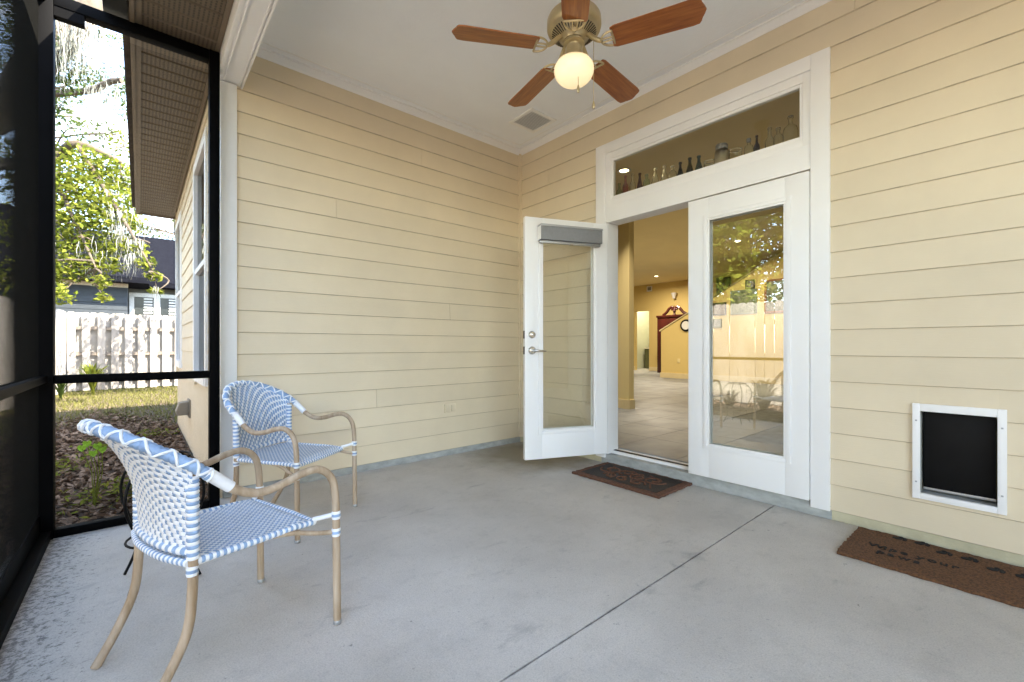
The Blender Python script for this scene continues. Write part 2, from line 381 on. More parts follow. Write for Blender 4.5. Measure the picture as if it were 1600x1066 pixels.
# ---- wall B (doors)
wallB = struct(boxes('wall_right', [((.004, -1.10, -.14), (.15, 0, CEILZ+.2)), ((.004, -8, -.14), (.15, -3.45, CEILZ+.2)), ((.004, -3.17, -.14), (.15, -2.73, CEILZ+.2)),
      ((.004, -3.45, -.14), (.15, -3.17, .25)), ((.004, -3.45, .70), (.15, -3.17, CEILZ+.2)), ((.004, -2.73, 2.76), (.15, -1.10, CEILZ+.2)), ((.004, -2.73, -.14), (.15, -1.10, .06))], M['foundation']),
      'cream lap siding wall with the french doors')
for r in range(20):
    zb = ROW0+r*ROW
    if r >= 18:
        s = -.62 if r == 18 else -2.9
        plank(wallB, 0, s+.001, -.036, r); plank(wallB, 0, -8, s-.001, r)
    else:
        if r == 17: plank(wallB, 0, -.44, -.036, r); plank(wallB, 0, -1.049, -.442, r)
        else: plank(wallB, 0, -1.049, -.036, r)
        if 1 <= r <= 4:
            plank(wallB, 0, -3.17, -2.780, r); plank(wallB, 0, -8, -3.45, r)
            if r == 1: plank(wallB, 0, -3.45, -3.17, r, zb, .245)
            if r == 4: plank(wallB, 0, -3.45, -3.17, r, .71, zb+ROW)
        elif r in (0, 7, 11, 15):
            s = {0: -4.3, 7: -3.9, 11: -4.6, 15: -3.75}[r]
            plank(wallB, 0, s+.001, -2.780, r); plank(wallB, 0, -8, s-.001, r)
        else: plank(wallB, 0, -8, -2.780, r)
box('curb', (-.010, -1.10, .001), (.004, -.011, .0560), M['curbpaint'], wallB)
box('curb', (-.010, -8, .001), (.004, -2.79, .0560), M['curbpaint'], wallB)
box('door_curb', (-.016, -2.79, .001), (.05, -1.10, .084), M['curb'], wallB, .004)
box('corner_trim', (-.022, -.036, .0572), (.004, -.0225, 3.1), M['siding'], wallB)

# ---- siding wall closing the far end of the porch behind the camera
wallD = struct(box('wall_rear', (-2.72, -8.15, -.14), (.15, -8.004, CEILZ+.2), M['foundation']), 'cream lap siding wall closing the porch behind the camera')
for r in range(20):
    o = plank(wallD, 1, -.02, 2.70, r); o.rotation_euler = (0, 0, math.pi); o.location = (-.02, -8.0, 0)
# ---- ceiling, crown, beam
ceil = struct(box('ceiling', (-2.62, -8, CEILZ), (.15, .15, CEILZ+.06), M['ceil']), 'white painted porch ceiling')
prof = [(0, -.052), (-.014, -.052), (-.020, -.040), (-.046, -.014), (-.056, -.012), (-.056, 0), (0, 0)]
bm = bmesh.new(); addprism(bm, prof, lambda p, s: Vector(((-2.6, .0)[s], p[0], CEILZ+p[1]+.0))); obj('crown_moulding', bm, M['white'], ceil)
bm = bmesh.new(); addprism(bm, prof, lambda p, s: Vector((p[0], (-8, .0)[s], CEILZ+p[1]-.0007))); obj('crown_moulding', bm, M['white'], ceil)
for (a, b) in (((-2.55, -.118, CEILZ-.004), (-.12, -.112, CEILZ+.01)), ((-.118, -8, CEILZ-.004), (-.112, -.12, CEILZ+.01))): box('ceiling_bead', a, b, M['white'], ceil)
beam = struct(boxes('beam', [((-2.712, -8, 2.816), (-2.60, -.001, CEILZ+.05))], M['white']), 'white porch header beam')
box('beam_trim', (-2.735, -8, 2.812), (-2.7125, -.001, 2.918), M['white'], beam, .003)
box('beam_trim', (-2.5985, -8, 2.806), (-2.585, -.001, 2.86), M['white'], beam, .003)
box('beam_strip', (-2.700, -8, 2.808), (-2.694, -.001, 2.8155), M['white'], beam)
box('beam_strip', (-2.612, -8, 2.809), (-2.606, -.001, 2.8155), M['white'], beam)

# ---- soffit, fascia, roof, wall C
SZ = 2.92; WCX = -2.72; WCY1 = 4.30; SO = -3.150
soff = struct(box('soffit', (SO, -8, SZ+.012), (-2.736, 4.62, SZ+.03), M['soffit']), 'tan perforated vinyl soffit under the eave')
def soffmat():
    m = bpy.data.materials.new('perforated_soffit'); m.use_nodes = True; t = m.node_tree; b = t.nodes['Principled BSDF']; b.inputs['Roughness'].default_value = .55
    g = t.nodes.new('ShaderNodeNewGeometry').outputs['Position']; sx = t.nodes.new('ShaderNodeSeparateXYZ'); t.links.new(g, sx.inputs[0])
    def dots(o, per, th):
        f = mth(t, 'FRACT', mth(t, 'MULTIPLY', o, 1/per)); return mth(t, 'LESS_THAN', mth(t, 'ABSOLUTE', mth(t, 'SUBTRACT', f, .5)), th)
    k = mth(t, 'MULTIPLY', dots(sx.outputs[0], .022, .22), dots(sx.outputs[1], .0235, .34))
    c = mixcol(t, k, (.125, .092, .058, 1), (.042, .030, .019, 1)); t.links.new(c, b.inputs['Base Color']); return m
M['perf'] = soffmat()
pw = .141
pm = None
y = -5.2
while y < 4.60:
    if pm is None:
        bm = bmesh.new()
        poly = [(0, 0), (.010, -.010), (pw-.012, -.010), (pw-.006, 0)]
        addprism(bm, poly, lambda p, s: Vector(((SO+.022, -2.752)[s], p[0], SZ+.0125+p[1]))); pm = newmesh('soffit_panel', bm, M['perf'])
    link('soffit_panel', pm, soff, (0, y, 0)); y += pw
box('soffit_channel', (SO+.001, -5.2, SZ-.004), (SO+.030, 4.62, SZ+.0115), M['fascia'], soff)
box('soffit_channel', (-2.762, -5.2, SZ-.004), (-2.737, 4.30, SZ+.0115), M['fascia'], soff)
box('soffit_channel', (SO+.031, 4.585, SZ-.004), (-2.737, 4.62, SZ+.0115), M['fascia'], soff)
box('fascia_board', (SO-.022, -8, SZ-.012), (SO, 4.645, SZ+.15), M['fascia'], soff)
box('fascia_board', (SO, 4.622, SZ-.012), (9, 4.645, SZ+.15), M['fascia'], soff)
# pitched roof that shades the porch
rv = [(SO-.06, -10, SZ+.14), (SO-.06, 4.70, SZ+.14), (4.2, -10, SZ+3.3), (4.2, -1.0, SZ+3.3), (.95, 4.70, SZ+.14), (13, -10, SZ+3.3)]
def dn(p): return (p[0], p[1], p[2]-.05)
V = rv+[dn(p) for p in rv]
bm = bmesh.new(); vs = [bm.verts.new(p) for p in V]
for q in ((0, 2, 3, 1), (1, 3, 4), (4, 3, 2, 5), (6, 7, 9, 8), (7, 10, 9), (10, 11, 8, 9), (0, 1, 7, 6), (1, 4, 10, 7), (4, 5, 11, 10), (5, 2, 8, 11), (2, 0, 6, 8)):
    bm.faces.new([vs[i] for i in q])
struct(obj('roof', bm, M['roofself']), 'brown shingle roof over the porch')

wallC = struct(boxes('wall_side', [((WCX+.004, .15, -.3), (WCX+.15, .55, 3.1)), ((WCX+.004, 1.50, -.3), (WCX+.15, 3.24, 3.1)), ((WCX+.004, .55, -.3), (WCX+.15, 1.50, .76)),
        ((WCX+.004, .55, 2.66), (WCX+.15, 1.50, 3.1)), ((WCX+.004, 3.24, -.3), (WCX+.15, 4.12, .80)), ((WCX+.004, 3.24, 2.66), (WCX+.15, 4.12, 3.1)), ((WCX+.004, 4.12, -.3), (WCX+.15, WCY1, 3.1)),
        ((WCX+.16, WCY1-.15, -.3), (1.0, WCY1, 3.1)), ((1.0, WCY1-.15, -.3), (1.12, 9.0, 3.1)), ((1.0, 9.0, -.3), (16.1, 9.1, 3.36)), ((16.0, -9, -.3), (16.1, 9.0, 3.36))], M['foundation']), 'sunlit cream side wall of the house with tall windows')
for r in range(4, 19):
    zb = ROW0+r*ROW
    for (a, b) in ((-.0+.155, .50), (1.54, 3.19), (4.17, WCY1-.07)) if .74 < zb+.1 and zb < 2.64 else ((.155, WCY1-.07),):
        plank(wallC, 0, a, b, r, base=(WCX, 0, 0), z1=min(zb+ROW, SZ-.005))
box('corner_trim', (WCX-.02, WCY1-.07, .66), (WCX+.003, WCY1+.004, SZ), M['siding'], wallC)
def sidewindow(y0, y1, z0, z1, label):
    t = empty('sash_window', (WCX, (y0+y1)/2, z0)); tag(t, label, 'window', 'tall windows on the side wall')
    h = (y1-y0)/2; H = z1-z0
    boxes('casing', [((-.028, -h-.045, -.05), (.02, -h+.035, H+.05)), ((-.028, h-.035, -.05), (.02, h+.045, H+.05)), ((-.028, -h+.035, H-.035), (.02, h-.035, H+.05)), ((-.034, -h+.035, -.05), (.02, h-.035, .035))], M['white'], t)
    boxes('meeting_rail', [((-.016, -h+.035, H*.5-.02), (.03, h-.035, H*.5+.025))], M['white'], t)
    box('pane', (.012, -h+.035, .035), (.016, h-.035, H*.5-.02), M['glass_c'], t)
    box('pane', (.002, -h+.035, H*.5+.025), (.006, h-.035, H-.035), M['glass_c'], t)
    box('blind', (.06, -h, 0), (.07, h, H), M['shade'], t)
sidewindow(.56, 1.49, .77, 2.65, 'nearer tall sash window right behind the black screen post')
sidewindow(3.25, 4.11, .81, 2.65, 'farther tall sash window near the house corner')
t = empty('wall_vent', (WCX, 2.30, .36)); tag(t, 'small taupe vent hood low on the cream side wall', 'vent')
box('back_plate', (-.012, -.11, -.09), (.003, .11, .10), M['vent'], t, .004)
bm = bmesh.new(); addprism(bm, [(-.012, -.06), (-.11, -.06), (-.12, -.02), (-.09, .07), (-.012, .08)], lambda p, s: Vector((p[0], (-.085, .085)[s], p[1]))); obj('hood', bm, M['vent'], t, bevel=.006)

# ---- screen enclosure (black aluminium)
SX, SY = -3.53, -.13
def wires(name, plane, c, a0, a1, z0, z1, parent):
    p, w = .0018, .00013
    V, Fc = [], []
    def prism(A, B, e1, e2):
        i = len(V)
        for P in (A, B):
            for k in (e1, e2, [-x for x in e1], [-x for x in e2]): V.append((P[0]+k[0], P[1]+k[1], P[2]+k[2]))
        for k in range(4): Fc.append((i+k, i+(k+1) % 4, i+4+(k+1) % 4, i+4+k))
    n = (w, 0, 0) if plane == 'x' else (0, w, 0); al = (0, w, 0) if plane == 'x' else (w, 0, 0)
    def P(a, z): return (c, a, z) if plane == 'x' else (a, c, z)
    k = a0+p
    while k < a1: prism(P(k, z0), P(k, z1), n, al); k += p
    k = z0+p
    while k < z1: prism(P(a0, k), P(a1, k), n, (0, 0, w)); k += p
    o = pydata(name, V, Fc, M['wire'], parent); o['kind'] = 'stuff'; return o
enc = empty('screen_enclosure', (0, 0, 0)); tag(enc, 'black aluminium screen enclosure framing the open porch side', 'screen enclosure')
box('corner_post', (-3.582, -.175, .0), (-3.477, -.085, 2.95), M['black'], enc, .003)
box('post', (-2.79, -.17, 0), (-2.735, -.095, 2.915), M['black'], enc, .003)
for y in (-2.1, -4.2, -6.3): box('post', (SX-.025, y-.025, .04), (SX+.025, y+.025, 2.86), M['black'], enc, .003)
box('chair_rail', (-3.476, -.16, .826), (-2.791, -.11, .872), M['black'], enc, .003)
box('chair_rail', (SX-.025, -8, .835), (SX+.03, -.176, .872), M['black'], enc, .003)
box('sill_rail', (-3.476, -.165, .001), (-2.791, -.105, .045), M['black'], enc, .003)
box('sill_rail', (SX-.03, -8, .001), (SX+.045, -.176, .05), M['black'], enc, .003)
box('kick_plate', (SX-.004, -8, .05), (SX+.004, -.176, .14), M['black'], enc)
box('header', (-3.476, -.165, 2.853), (-2.791, -.10, 2.914), M['black'], enc, .003)
box('header', (SX-.03, -8, 2.86), (SX+.03, -.176, 2.95), M['black'], enc, .003)
boxes('corner_gusset', [((-3.476, -.16, 2.80), (-3.36, -.11, 2.852))], M['black'], enc)
box('gutter', (-3.285, -8, 2.93), (-3.178, -.10, 3.06), M['gutter'], enc, .004)
wires('screen_mesh', 'y', -.135, -3.476, -2.791, .872, 2.80, enc)
wires('screen_mesh', 'y', -.135, -3.476, -2.791, .045, .826, enc)
wires('screen_mesh', 'x', SX, -4.2, -.176, .872, 2.86, enc)
wires('screen_mesh', 'x', SX, -4.2, -.176, .14, .835, enc)

# ================================================================== DOORS
DB, DT = .092, 2.092
casing = empty('door_casing', (0, -1.915, .05)); tag(casing, 'white frame around the double doors with a transom above', 'door frame')
def cb(name, lo, hi, bev=.003, m='white'): 
    o = box(name, (lo[0], lo[1]+1.915, lo[2]-.05), (hi[0], hi[1]+1.915, hi[2]-.05), M[m], casing, bev); return o
cb('side_board', (-.030, -1.147, .052), (.02, -1.047, 2.80)); cb('side_board', (-.030, -2.784, .052), (.02, -2.686, 2.80))
cb('head_board', (-.030, -2.6855, 2.712), (.02, -1.1475, 2.80))
cb('jamb', (-.012, -1.165, DB-.006), (.14, -1.1475, 2.22)); cb('jamb', (-.004, -2.6995, DB-.006), (.14, -2.6862, 2.12))
cb('mullion_board', (-.020, -2.6855, 2.115), (.14, -1.1475, 2.262))
cb('drip_strip', (-.026, -2.6855, 2.108), (-.0205, -1.1655, 2.128), .001)
# transom sash: stepped moulding round the glass
gy0, gy1, gz0, gz1 = -2.623, -1.221, 2.330, 2.637
for nm, d, e in (('sash', -.016, 0), ('sash_bead', -.008, .018)):
    y0, y1, z0, z1 = (-2.6855, -1.1475, 2.2625, 2.7115) if e == 0 else (gy0-.020, gy1+.020, gz0-.020, gz1+.020)
    i0, i1, k0, k1 = (gy0-.020, gy1+.020, gz0-.020, gz1+.020) if e == 0 else (gy0, gy1, gz0, gz1)
    for lo, hi in (((d, y0, z0), (.026, i0, z1)), ((d, i1, z0), (.026, y1, z1)), ((d, i0, z0), (.026, i1, k0)), ((d, i0, k1), (.026, i1, z1))): cb(nm, lo, hi, .002)
cb('transom_pane', (.000, gy0, gz0), (.004, gy1, gz1), 0, 'transglass')
cb('ledge', (.027, gy0-.02, gz0-.03), (.34, gy1+.02, gz0-.004))
cb('threshold', (.051, -1.9145, .072), (.16, -1.166, .104), .002)
cb('sweep_strip', (.075, -1.9145, .1042), (.105, -1.166, .109), 0, 'dark')
for z in (.30, 1.10, 1.88):
    lathe('hinge', [(0, -.055), (.008, -.055), (.008, .055), (0, .055)], M['doorwhite'], casing, (-.012, -2.687+1.915, z-.05), 10)

def makedoor(name, label, right):
    """local: hinge axis at origin, slab runs along +X (width .766), thickness y from -.045 (outer) to 0 ; z from 0"""
    t = empty(name); tag(t, label, 'door', 'french doors')
    Wd, H = .766, DT-DB; g0, g1, h0, h1 = (.131, .612, .238, 1.838)
    boxes('slab', [((.002, -.045, 0), (g0, 0, H)), ((g1, -.045, 0), (Wd-.002, 0, H)), ((g0, -.045, 0), (g1, 0, h0)), ((g0, -.045, h1), (g1, 0, H))], M['doorwhite'], t, .0015)
    for s, y0, y1 in ((0, -.055, -.0452), (1, .0002, .010)):
        boxes('glazing_frame', [((g0-.036, y0, h0-.036), (g0-.008, y1, h1+.036)), ((g1+.008, y0, h0-.036), (g1+.036, y1, h1+.036)), ((g0-.008, y0, h0-.036), (g1+.008, y1, h0-.008)), ((g0-.008, y0, h1+.008), (g1+.008, y1, h1+.036))], M['doorwhite'], t, .004)
        yy = (-.0505, -.0452) if s == 0 else (.0002, .0055)
        boxes('glazing_bead', [((g0-.008, yy[0], h0-.008), (g0+.006, yy[1], h1+.008)), ((g1-.006, yy[0], h0-.008), (g1+.008, yy[1], h1+.008)), ((g0+.006, yy[0], h0-.008), (g1-.006, yy[1], h0+.006)), ((g0+.006, yy[0], h1-.006), (g1-.006, yy[1], h1+.008))], M['doorwhite'], t, .0015)
    box('pane', (g0, -.025, h0), (g1, -.021, h1), M['glass'] if right else M['glass_open'], t)
    return t, (Wd, H, g0, g1, h0, h1)
rd, _ = makedoor('french_door', 'closed white french door with tall glass pane beside the open doorway', True)
# closed door: hinge at y=-2.684, runs toward +y, outer side faces -x
rd.location = (0.002+.0, -2.684, DB); rd.rotation_euler = (0, 0, R_(90)); 
# local +X -> +Y ; local y -> -X : outer must face -x so mirror thickness
rd.scale = (1, -1, 1); rd.location.x = 0.0
ld, (Wd, H, g0, g1, h0, h1) = makedoor('french_door', 'white french door swung open against the corner with a grey roller shade', False)
ld.location = (-.022, -1.170, DB+.002); ld.rotation_euler = (0, 0, R_(157.5))
# world: local +X points to 157.5 deg ; the face seen (toward camera) is local... inner face y=0 side after mirroring
def shade(parent):
    box('shade_cassette', (g0-.035, .012, h1-.035), (g1+.045, .085, h1+.075), M['shade'], parent, .006)
    box('cassette_cap', (g0-.037, .010, h1+.0752), (g1+.047, .088, h1+.092), M['alu'], parent, .003)
    box('bottom_bar', (g0-.03, .03, h1-.056), (g1+.04, .06, h1-.0355), M['alu'], parent, .004)
    box('pull_tab', ((g0+g1)/2-.012, .058, h1-.062), ((g0+g1)/2+.012, .064, h1-.05), M['steel'], parent)
    box('end_cap', (g1+.0455, .012, h1-.035), (g1+.050, .085, h1+.075), M['doorwhite'], parent)
shade(ld)
HX = Wd-.062
for z, r in ((1.03, .031), (.90, .033)):
    bm = bmesh.new(); addlathe(bm, [(0, 0), (r, 0), (r, .008), (r*.75, .016), (0, .017)], seg=24)
    bmesh.ops.rotate(bm, verts=bm.verts[:], matrix=Matrix.Rotation(R_(-90), 3, 'X')); bmesh.ops.translate(bm, verts=bm.verts[:], vec=(HX, 0, z)); obj('escutcheon', bm, M['steel'], ld, True)
box('thumb_turn', (HX-.016, .017, 1.022), (HX+.016, .034, 1.038), M['steel'], ld, .004)
tube('lever_handle', [(HX, .016, .90), (HX, .045, .90), (HX-.012, .055, .90), (HX-.05, .056, .897), (HX-.105, .054, .894)], [.011, .011, .010, .009, .007], M['steel'], ld)
for z in (1.03, .90): box('latch_plate', (Wd-.0018, -.036, z-.032), (Wd+.0005, -.010, z+.032), M['dark'], ld)

# ---- pet door
pdz = empty('pet_door', (0, -3.31, .232)); tag(pdz, 'white framed pet door with black flap low in the siding', 'pet door')
def pb(name, lo, hi, m, bev=.002): return box(name, (lo[0], lo[1]+3.31, lo[2]-.232), (hi[0], hi[1]+3.31, hi[2]-.232), M[m], pdz, bev)
for lo, hi in (((-.034, -3.476, .232), (-.012, -3.446, .728)), ((-.034, -3.176, .232), (-.012, -3.146, .728)), ((-.034, -3.446, .232), (-.012, -3.176, .262)), ((-.034, -3.446, .690), (-.012, -3.176, .728))): pb('frame', lo, hi, 'white')
for lo, hi in (((-.012, -3.452, .25), (.10, -3.4465, .70)), ((-.012, -3.1755, .25), (.10, -3.17, .70)), ((-.012, -3.4465, .25), (.10, -3.1755, .2615)), ((-.012, -3.4465, .6905), (.10, -3.1755, .70))): pb('liner', lo, hi, 'curb', 0)
pb('flap', (.030, -3.440, .285), (.036, -3.182, .690), 'dark', .002)
pb('flap_magnet', (.026, -3.440, .272), (.040, -3.182, .285), 'alu', .002)
for y, z in ((-3.461, .64), (-3.461, .32), (-3.161, .64), (-3.161, .32)):
    pb('screw', (-.0365, y-.004, z-.004), (-.034, y+.004, z+.004), 'alu', .001)
# ---- outlet
t = empty('electrical_outlet', (-.90, -.012, .445)); tag(t, 'cream double outlet cover low on the end wall', 'outlet')
box('cover_plate', (-.062, -.014, -.040), (.062, 0, .040), M['siding'], t, .004)
for dx in (-.030, .030): box('flip_lid', (dx-.024, -.022, -.030), (dx+.024, -.0142, .030), M['siding'], t, .005)
# ---- ceiling vent
t = empty('ceiling_vent', (-.345, -.56, CEILZ)); tag(t, 'white louvred ceiling vent near the corner', 'vent')
boxes('frame', [((-.16, -.16, -.010), (-.125, .16, 0)), ((.125, -.16, -.010), (.16, .16, 0)), ((-.125, -.16, -.010), (.125, -.125, 0)), ((-.125, .125, -.010), (.125, .16, 0))], M['white'], t, .002)
box('backing', (-.125, -.125, -.002), (.125, .125, -.001), M['grille'], t)
sm = None
for k in range(13):
    if sm is None:
        bm = bmesh.new(); addbox(bm, (-.125, -.0045, -.006), (.125, .0045, -.0045)); bmesh.ops.rotate(bm, verts=bm.verts[:], matrix=Matrix.Rotation(R_(25), 3, 'X')); sm = newmesh('louvre', bm, M['white'])
    link('louvre', sm, t, (0, -.113+k*.019, -.001))

# ================================================================== CEILING FAN
FZ = 2.652
fan = empty('ceiling_fan', (-1.325, -1.932, 0)); tag(fan, 'cherry bladed brass ceiling fan with one lit globe', 'ceiling fan')
lathe('downrod', [(.012, CEILZ-.05), (.012, 2.79)], M['brass'], fan, seg=12)
lathe('canopy', [(0, CEILZ-.001), (.07, CEILZ-.001), (.066, CEILZ-.03), (.03, CEILZ-.07), (.012, CEILZ-.075)], M['brass'], fan)
mo = lathe('motor_housing', [(.012, 2.845), (.05, 2.845), (.10, 2.835), (.138, 2.820), (.146, 2.805), (.147, 2.765), (.143, 2.752), (.134, 2.744), (.130, 2.742), (.066, 2.702), (.060, 2.690), (.0, 2.688)], M['brass'], fan, seg=48)
bm = bmesh.new()
for k in range(44):
    a = 2*math.pi*k/44; ca, sa = math.cos(a), math.sin(a)
    P = [(.082, -.0017), (.120, -.0027), (.120, .0027), (.082, .0017)]
    def fn(p, s): r, w = p; return Vector((ca*r-sa*w, sa*r+ca*w, 2.702+(r-.066)*(.040/.064)-(.0030 if s else .0010)))
    addprism(bm, P, fn)
obj('vent_slots', bm, M['brassdark'], mo)
lathe('hub_plate', [(.0, 2.687), (.058, 2.687), (.058, 2.674), (.040, 2.668), (.038, 2.660), (.046, 2.655), (.047, 2.610), (.056, 2.600), (.058, 2.585), (0, 2.585)], M['brass'], fan, seg=32)
gl = [(0.0, 2.452)]+[(.108*math.sin(a), 2.535-.083*math.cos(a)) for a in [R_(x) for x in range(10, 100, 8)]]+[(.104, 2.556), (.092, 2.574), (.072, 2.586), (.055, 2.590)]
lathe('glass_globe', gl, M['globe'], fan, seg=40)
bl = [(.205, -.058), (.225, -.066), (.60, -.073), (.630, -.070), (.640, -.055), (.643, -.038), (.655, -.018), (.662, 0), (.655, .018), (.643, .038), (.640, .055), (.630, .070), (.60, .073), (.225, .066), (.205, .058)]
bm = bmesh.new(); addprism(bm, bl, lambda p, s: Vector((p[0], p[1], (0, .007)[s]))); blm = newmesh('blade', bm, M['cherry'], bevel=.0015)
bm = bmesh.new()
def arc(r, a0, a1, n, c=(0, 0)): return [(c[0]+r*math.cos(R_(a0+(a1-a0)*k/n)), c[1]+r*math.sin(R_(a0+(a1-a0)*k/n))) for k in range(n+1)]
pts = [(x*1.15+.215, y) for x, y in arc(.056, 90, 270, 12)]
addtube(bm, [(x, y, -.004) for x, y in pts], .0055, 6)
addtube(bm, [(.215, -.056, -.004), (.215, .056, -.004)], .0055, 6)
for yy in (-.012, .012): addtube(bm, [(.157, yy, -.004), (.215, yy, -.004)], .0045, 6)
addtube(bm, spline([(.045, 0, .068), (.080, 0, .055), (.120, 0, .018), (.155, 0, -.003)], 4), [.010+.004*math.sin(k/12*math.pi) for k in range(13)], 8)
irm = newmesh('blade_iron', bm, M['brass'], True)
for k in range(5):
    a = R_(6.5+72*k)
    q = link('blade_iron', irm, fan); q.location = (0, 0, FZ); q.rotation_euler = (0, 0, a)
    b = link('blade', blm, fan); b.location = (0, 0, FZ); b.rotation_euler = (R_(-11), 0, a)
for (dx, dy, zt, zb, nm) in ((-.025, -.052, 2.64, 2.42, 0), (.075, -.075, 2.69, 2.36, 1)):
    c = tube('pull_chain', [(dx, dy, zt), (dx, dy, zb)], .0016, M['brass'], fan, 6)
    lathe('chain_fob', [(0, .0), (.004, -.002), (.009, -.026), (.006, -.04), (0, -.044)], M['brass'], c, (dx, dy, zb+.002), 12)

# ================================================================== CHAIRS
def woven(fn, nu, nv, du, dv, colu, colv, parent, name, amp=.0022, over=2, flip=1):
    """fn(u,v)->(point, normal). weft strands run along u (count nv), warp along v (count nu)."""
    def s(i, j): return 1 if ((j+i*(2 if over == 2 else 1)) % (over+1)) < over else -1
    for kind in (0, 1):
        V, Fc, mi = [], [], []
        n1, n2 = (nv, nu) if kind == 0 else (nu, nv)
        for k in range(n1):
            c = (k+.5)/n1; prev = None
            steps = n2*2+1
            for q in range(steps):
                tpar = q/(steps-1); xi = tpar*n2-.5
                i0 = max(0, min(n2-1, int(round(xi)))); fr = xi-round(xi)
                if kind == 0: sg = -s(i0, k)
                else: sg = s(k, i0)
                if abs(abs(fr)-.5) < .01:
                    j0 = max(0, min(n2-1, int(math.floor(xi)))); j1 = max(0, min(n2-1, j0+1))
                    sg = (-(s(j0, k)+s(j1, k))/2) if kind == 0 else (s(k, j0)+s(k, j1))/2
                w = (dv if kind == 0 else du)/n1*.5
                idx = []
                for e, lift in ((-1, -.0012), (0, .0006), (1, -.0012)):
                    uu, vv = (tpar, c+e*w) if kind == 0 else (c+e*w, tpar)
                    p, nrm = fn(uu, vv)
                    p = p+nrm*(flip*sg*amp+lift*(1 if sg > 0 else -1)*flip)
                    idx.append(len(V)); V.append(tuple(p))
                if prev:
                    for e in (0, 1): Fc.append((prev[e], prev[e+1], idx[e+1], idx[e])); mi.append((colu if kind == 0 else colv)(k))
                prev = idx
        o = pydata(name[kind], V, Fc, M['weave_w'], parent); o.data.materials.append(M['weave_b']); o.data.materials.append(M['weave_c'])
        o.data.polygons.foreach_set('material_index', np.array(mi, np.int32)); o.data.polygons.foreach_set('use_smooth', np.ones(len(mi), bool)); o['kind'] = 'stuff'
def wrap(name, path, r, band, parent, n=8, pat=(0, 1)):
    P = spline(path, 24); L = [0]
    for a, b in zip(P[:-1], P[1:]): L.append(L[-1]+(b-a).length)
    N = max(2, int(L[-1]/band)); pts, rad = [], []
    for q in range(N*3+1):
        d = L[-1]*q/(N*3); k = max(0, min(len(L)-2, int(np.searchsorted(L, d)-1))); f = (d-L[k])/max(1e-9, L[k+1]-L[k])
        pts.append(P[k].lerp(P[k+1], f)); rad.append(r*(.90 if q % 3 == 0 else 1.03))
    bm = bmesh.new(); addtube(bm, pts, rad, 12, mifn=lambda i: pat[(i//3) % len(pat)]); return obj(name, bm, [M['weave_w'], M['weave_b'], M['weave_c']], parent, True)

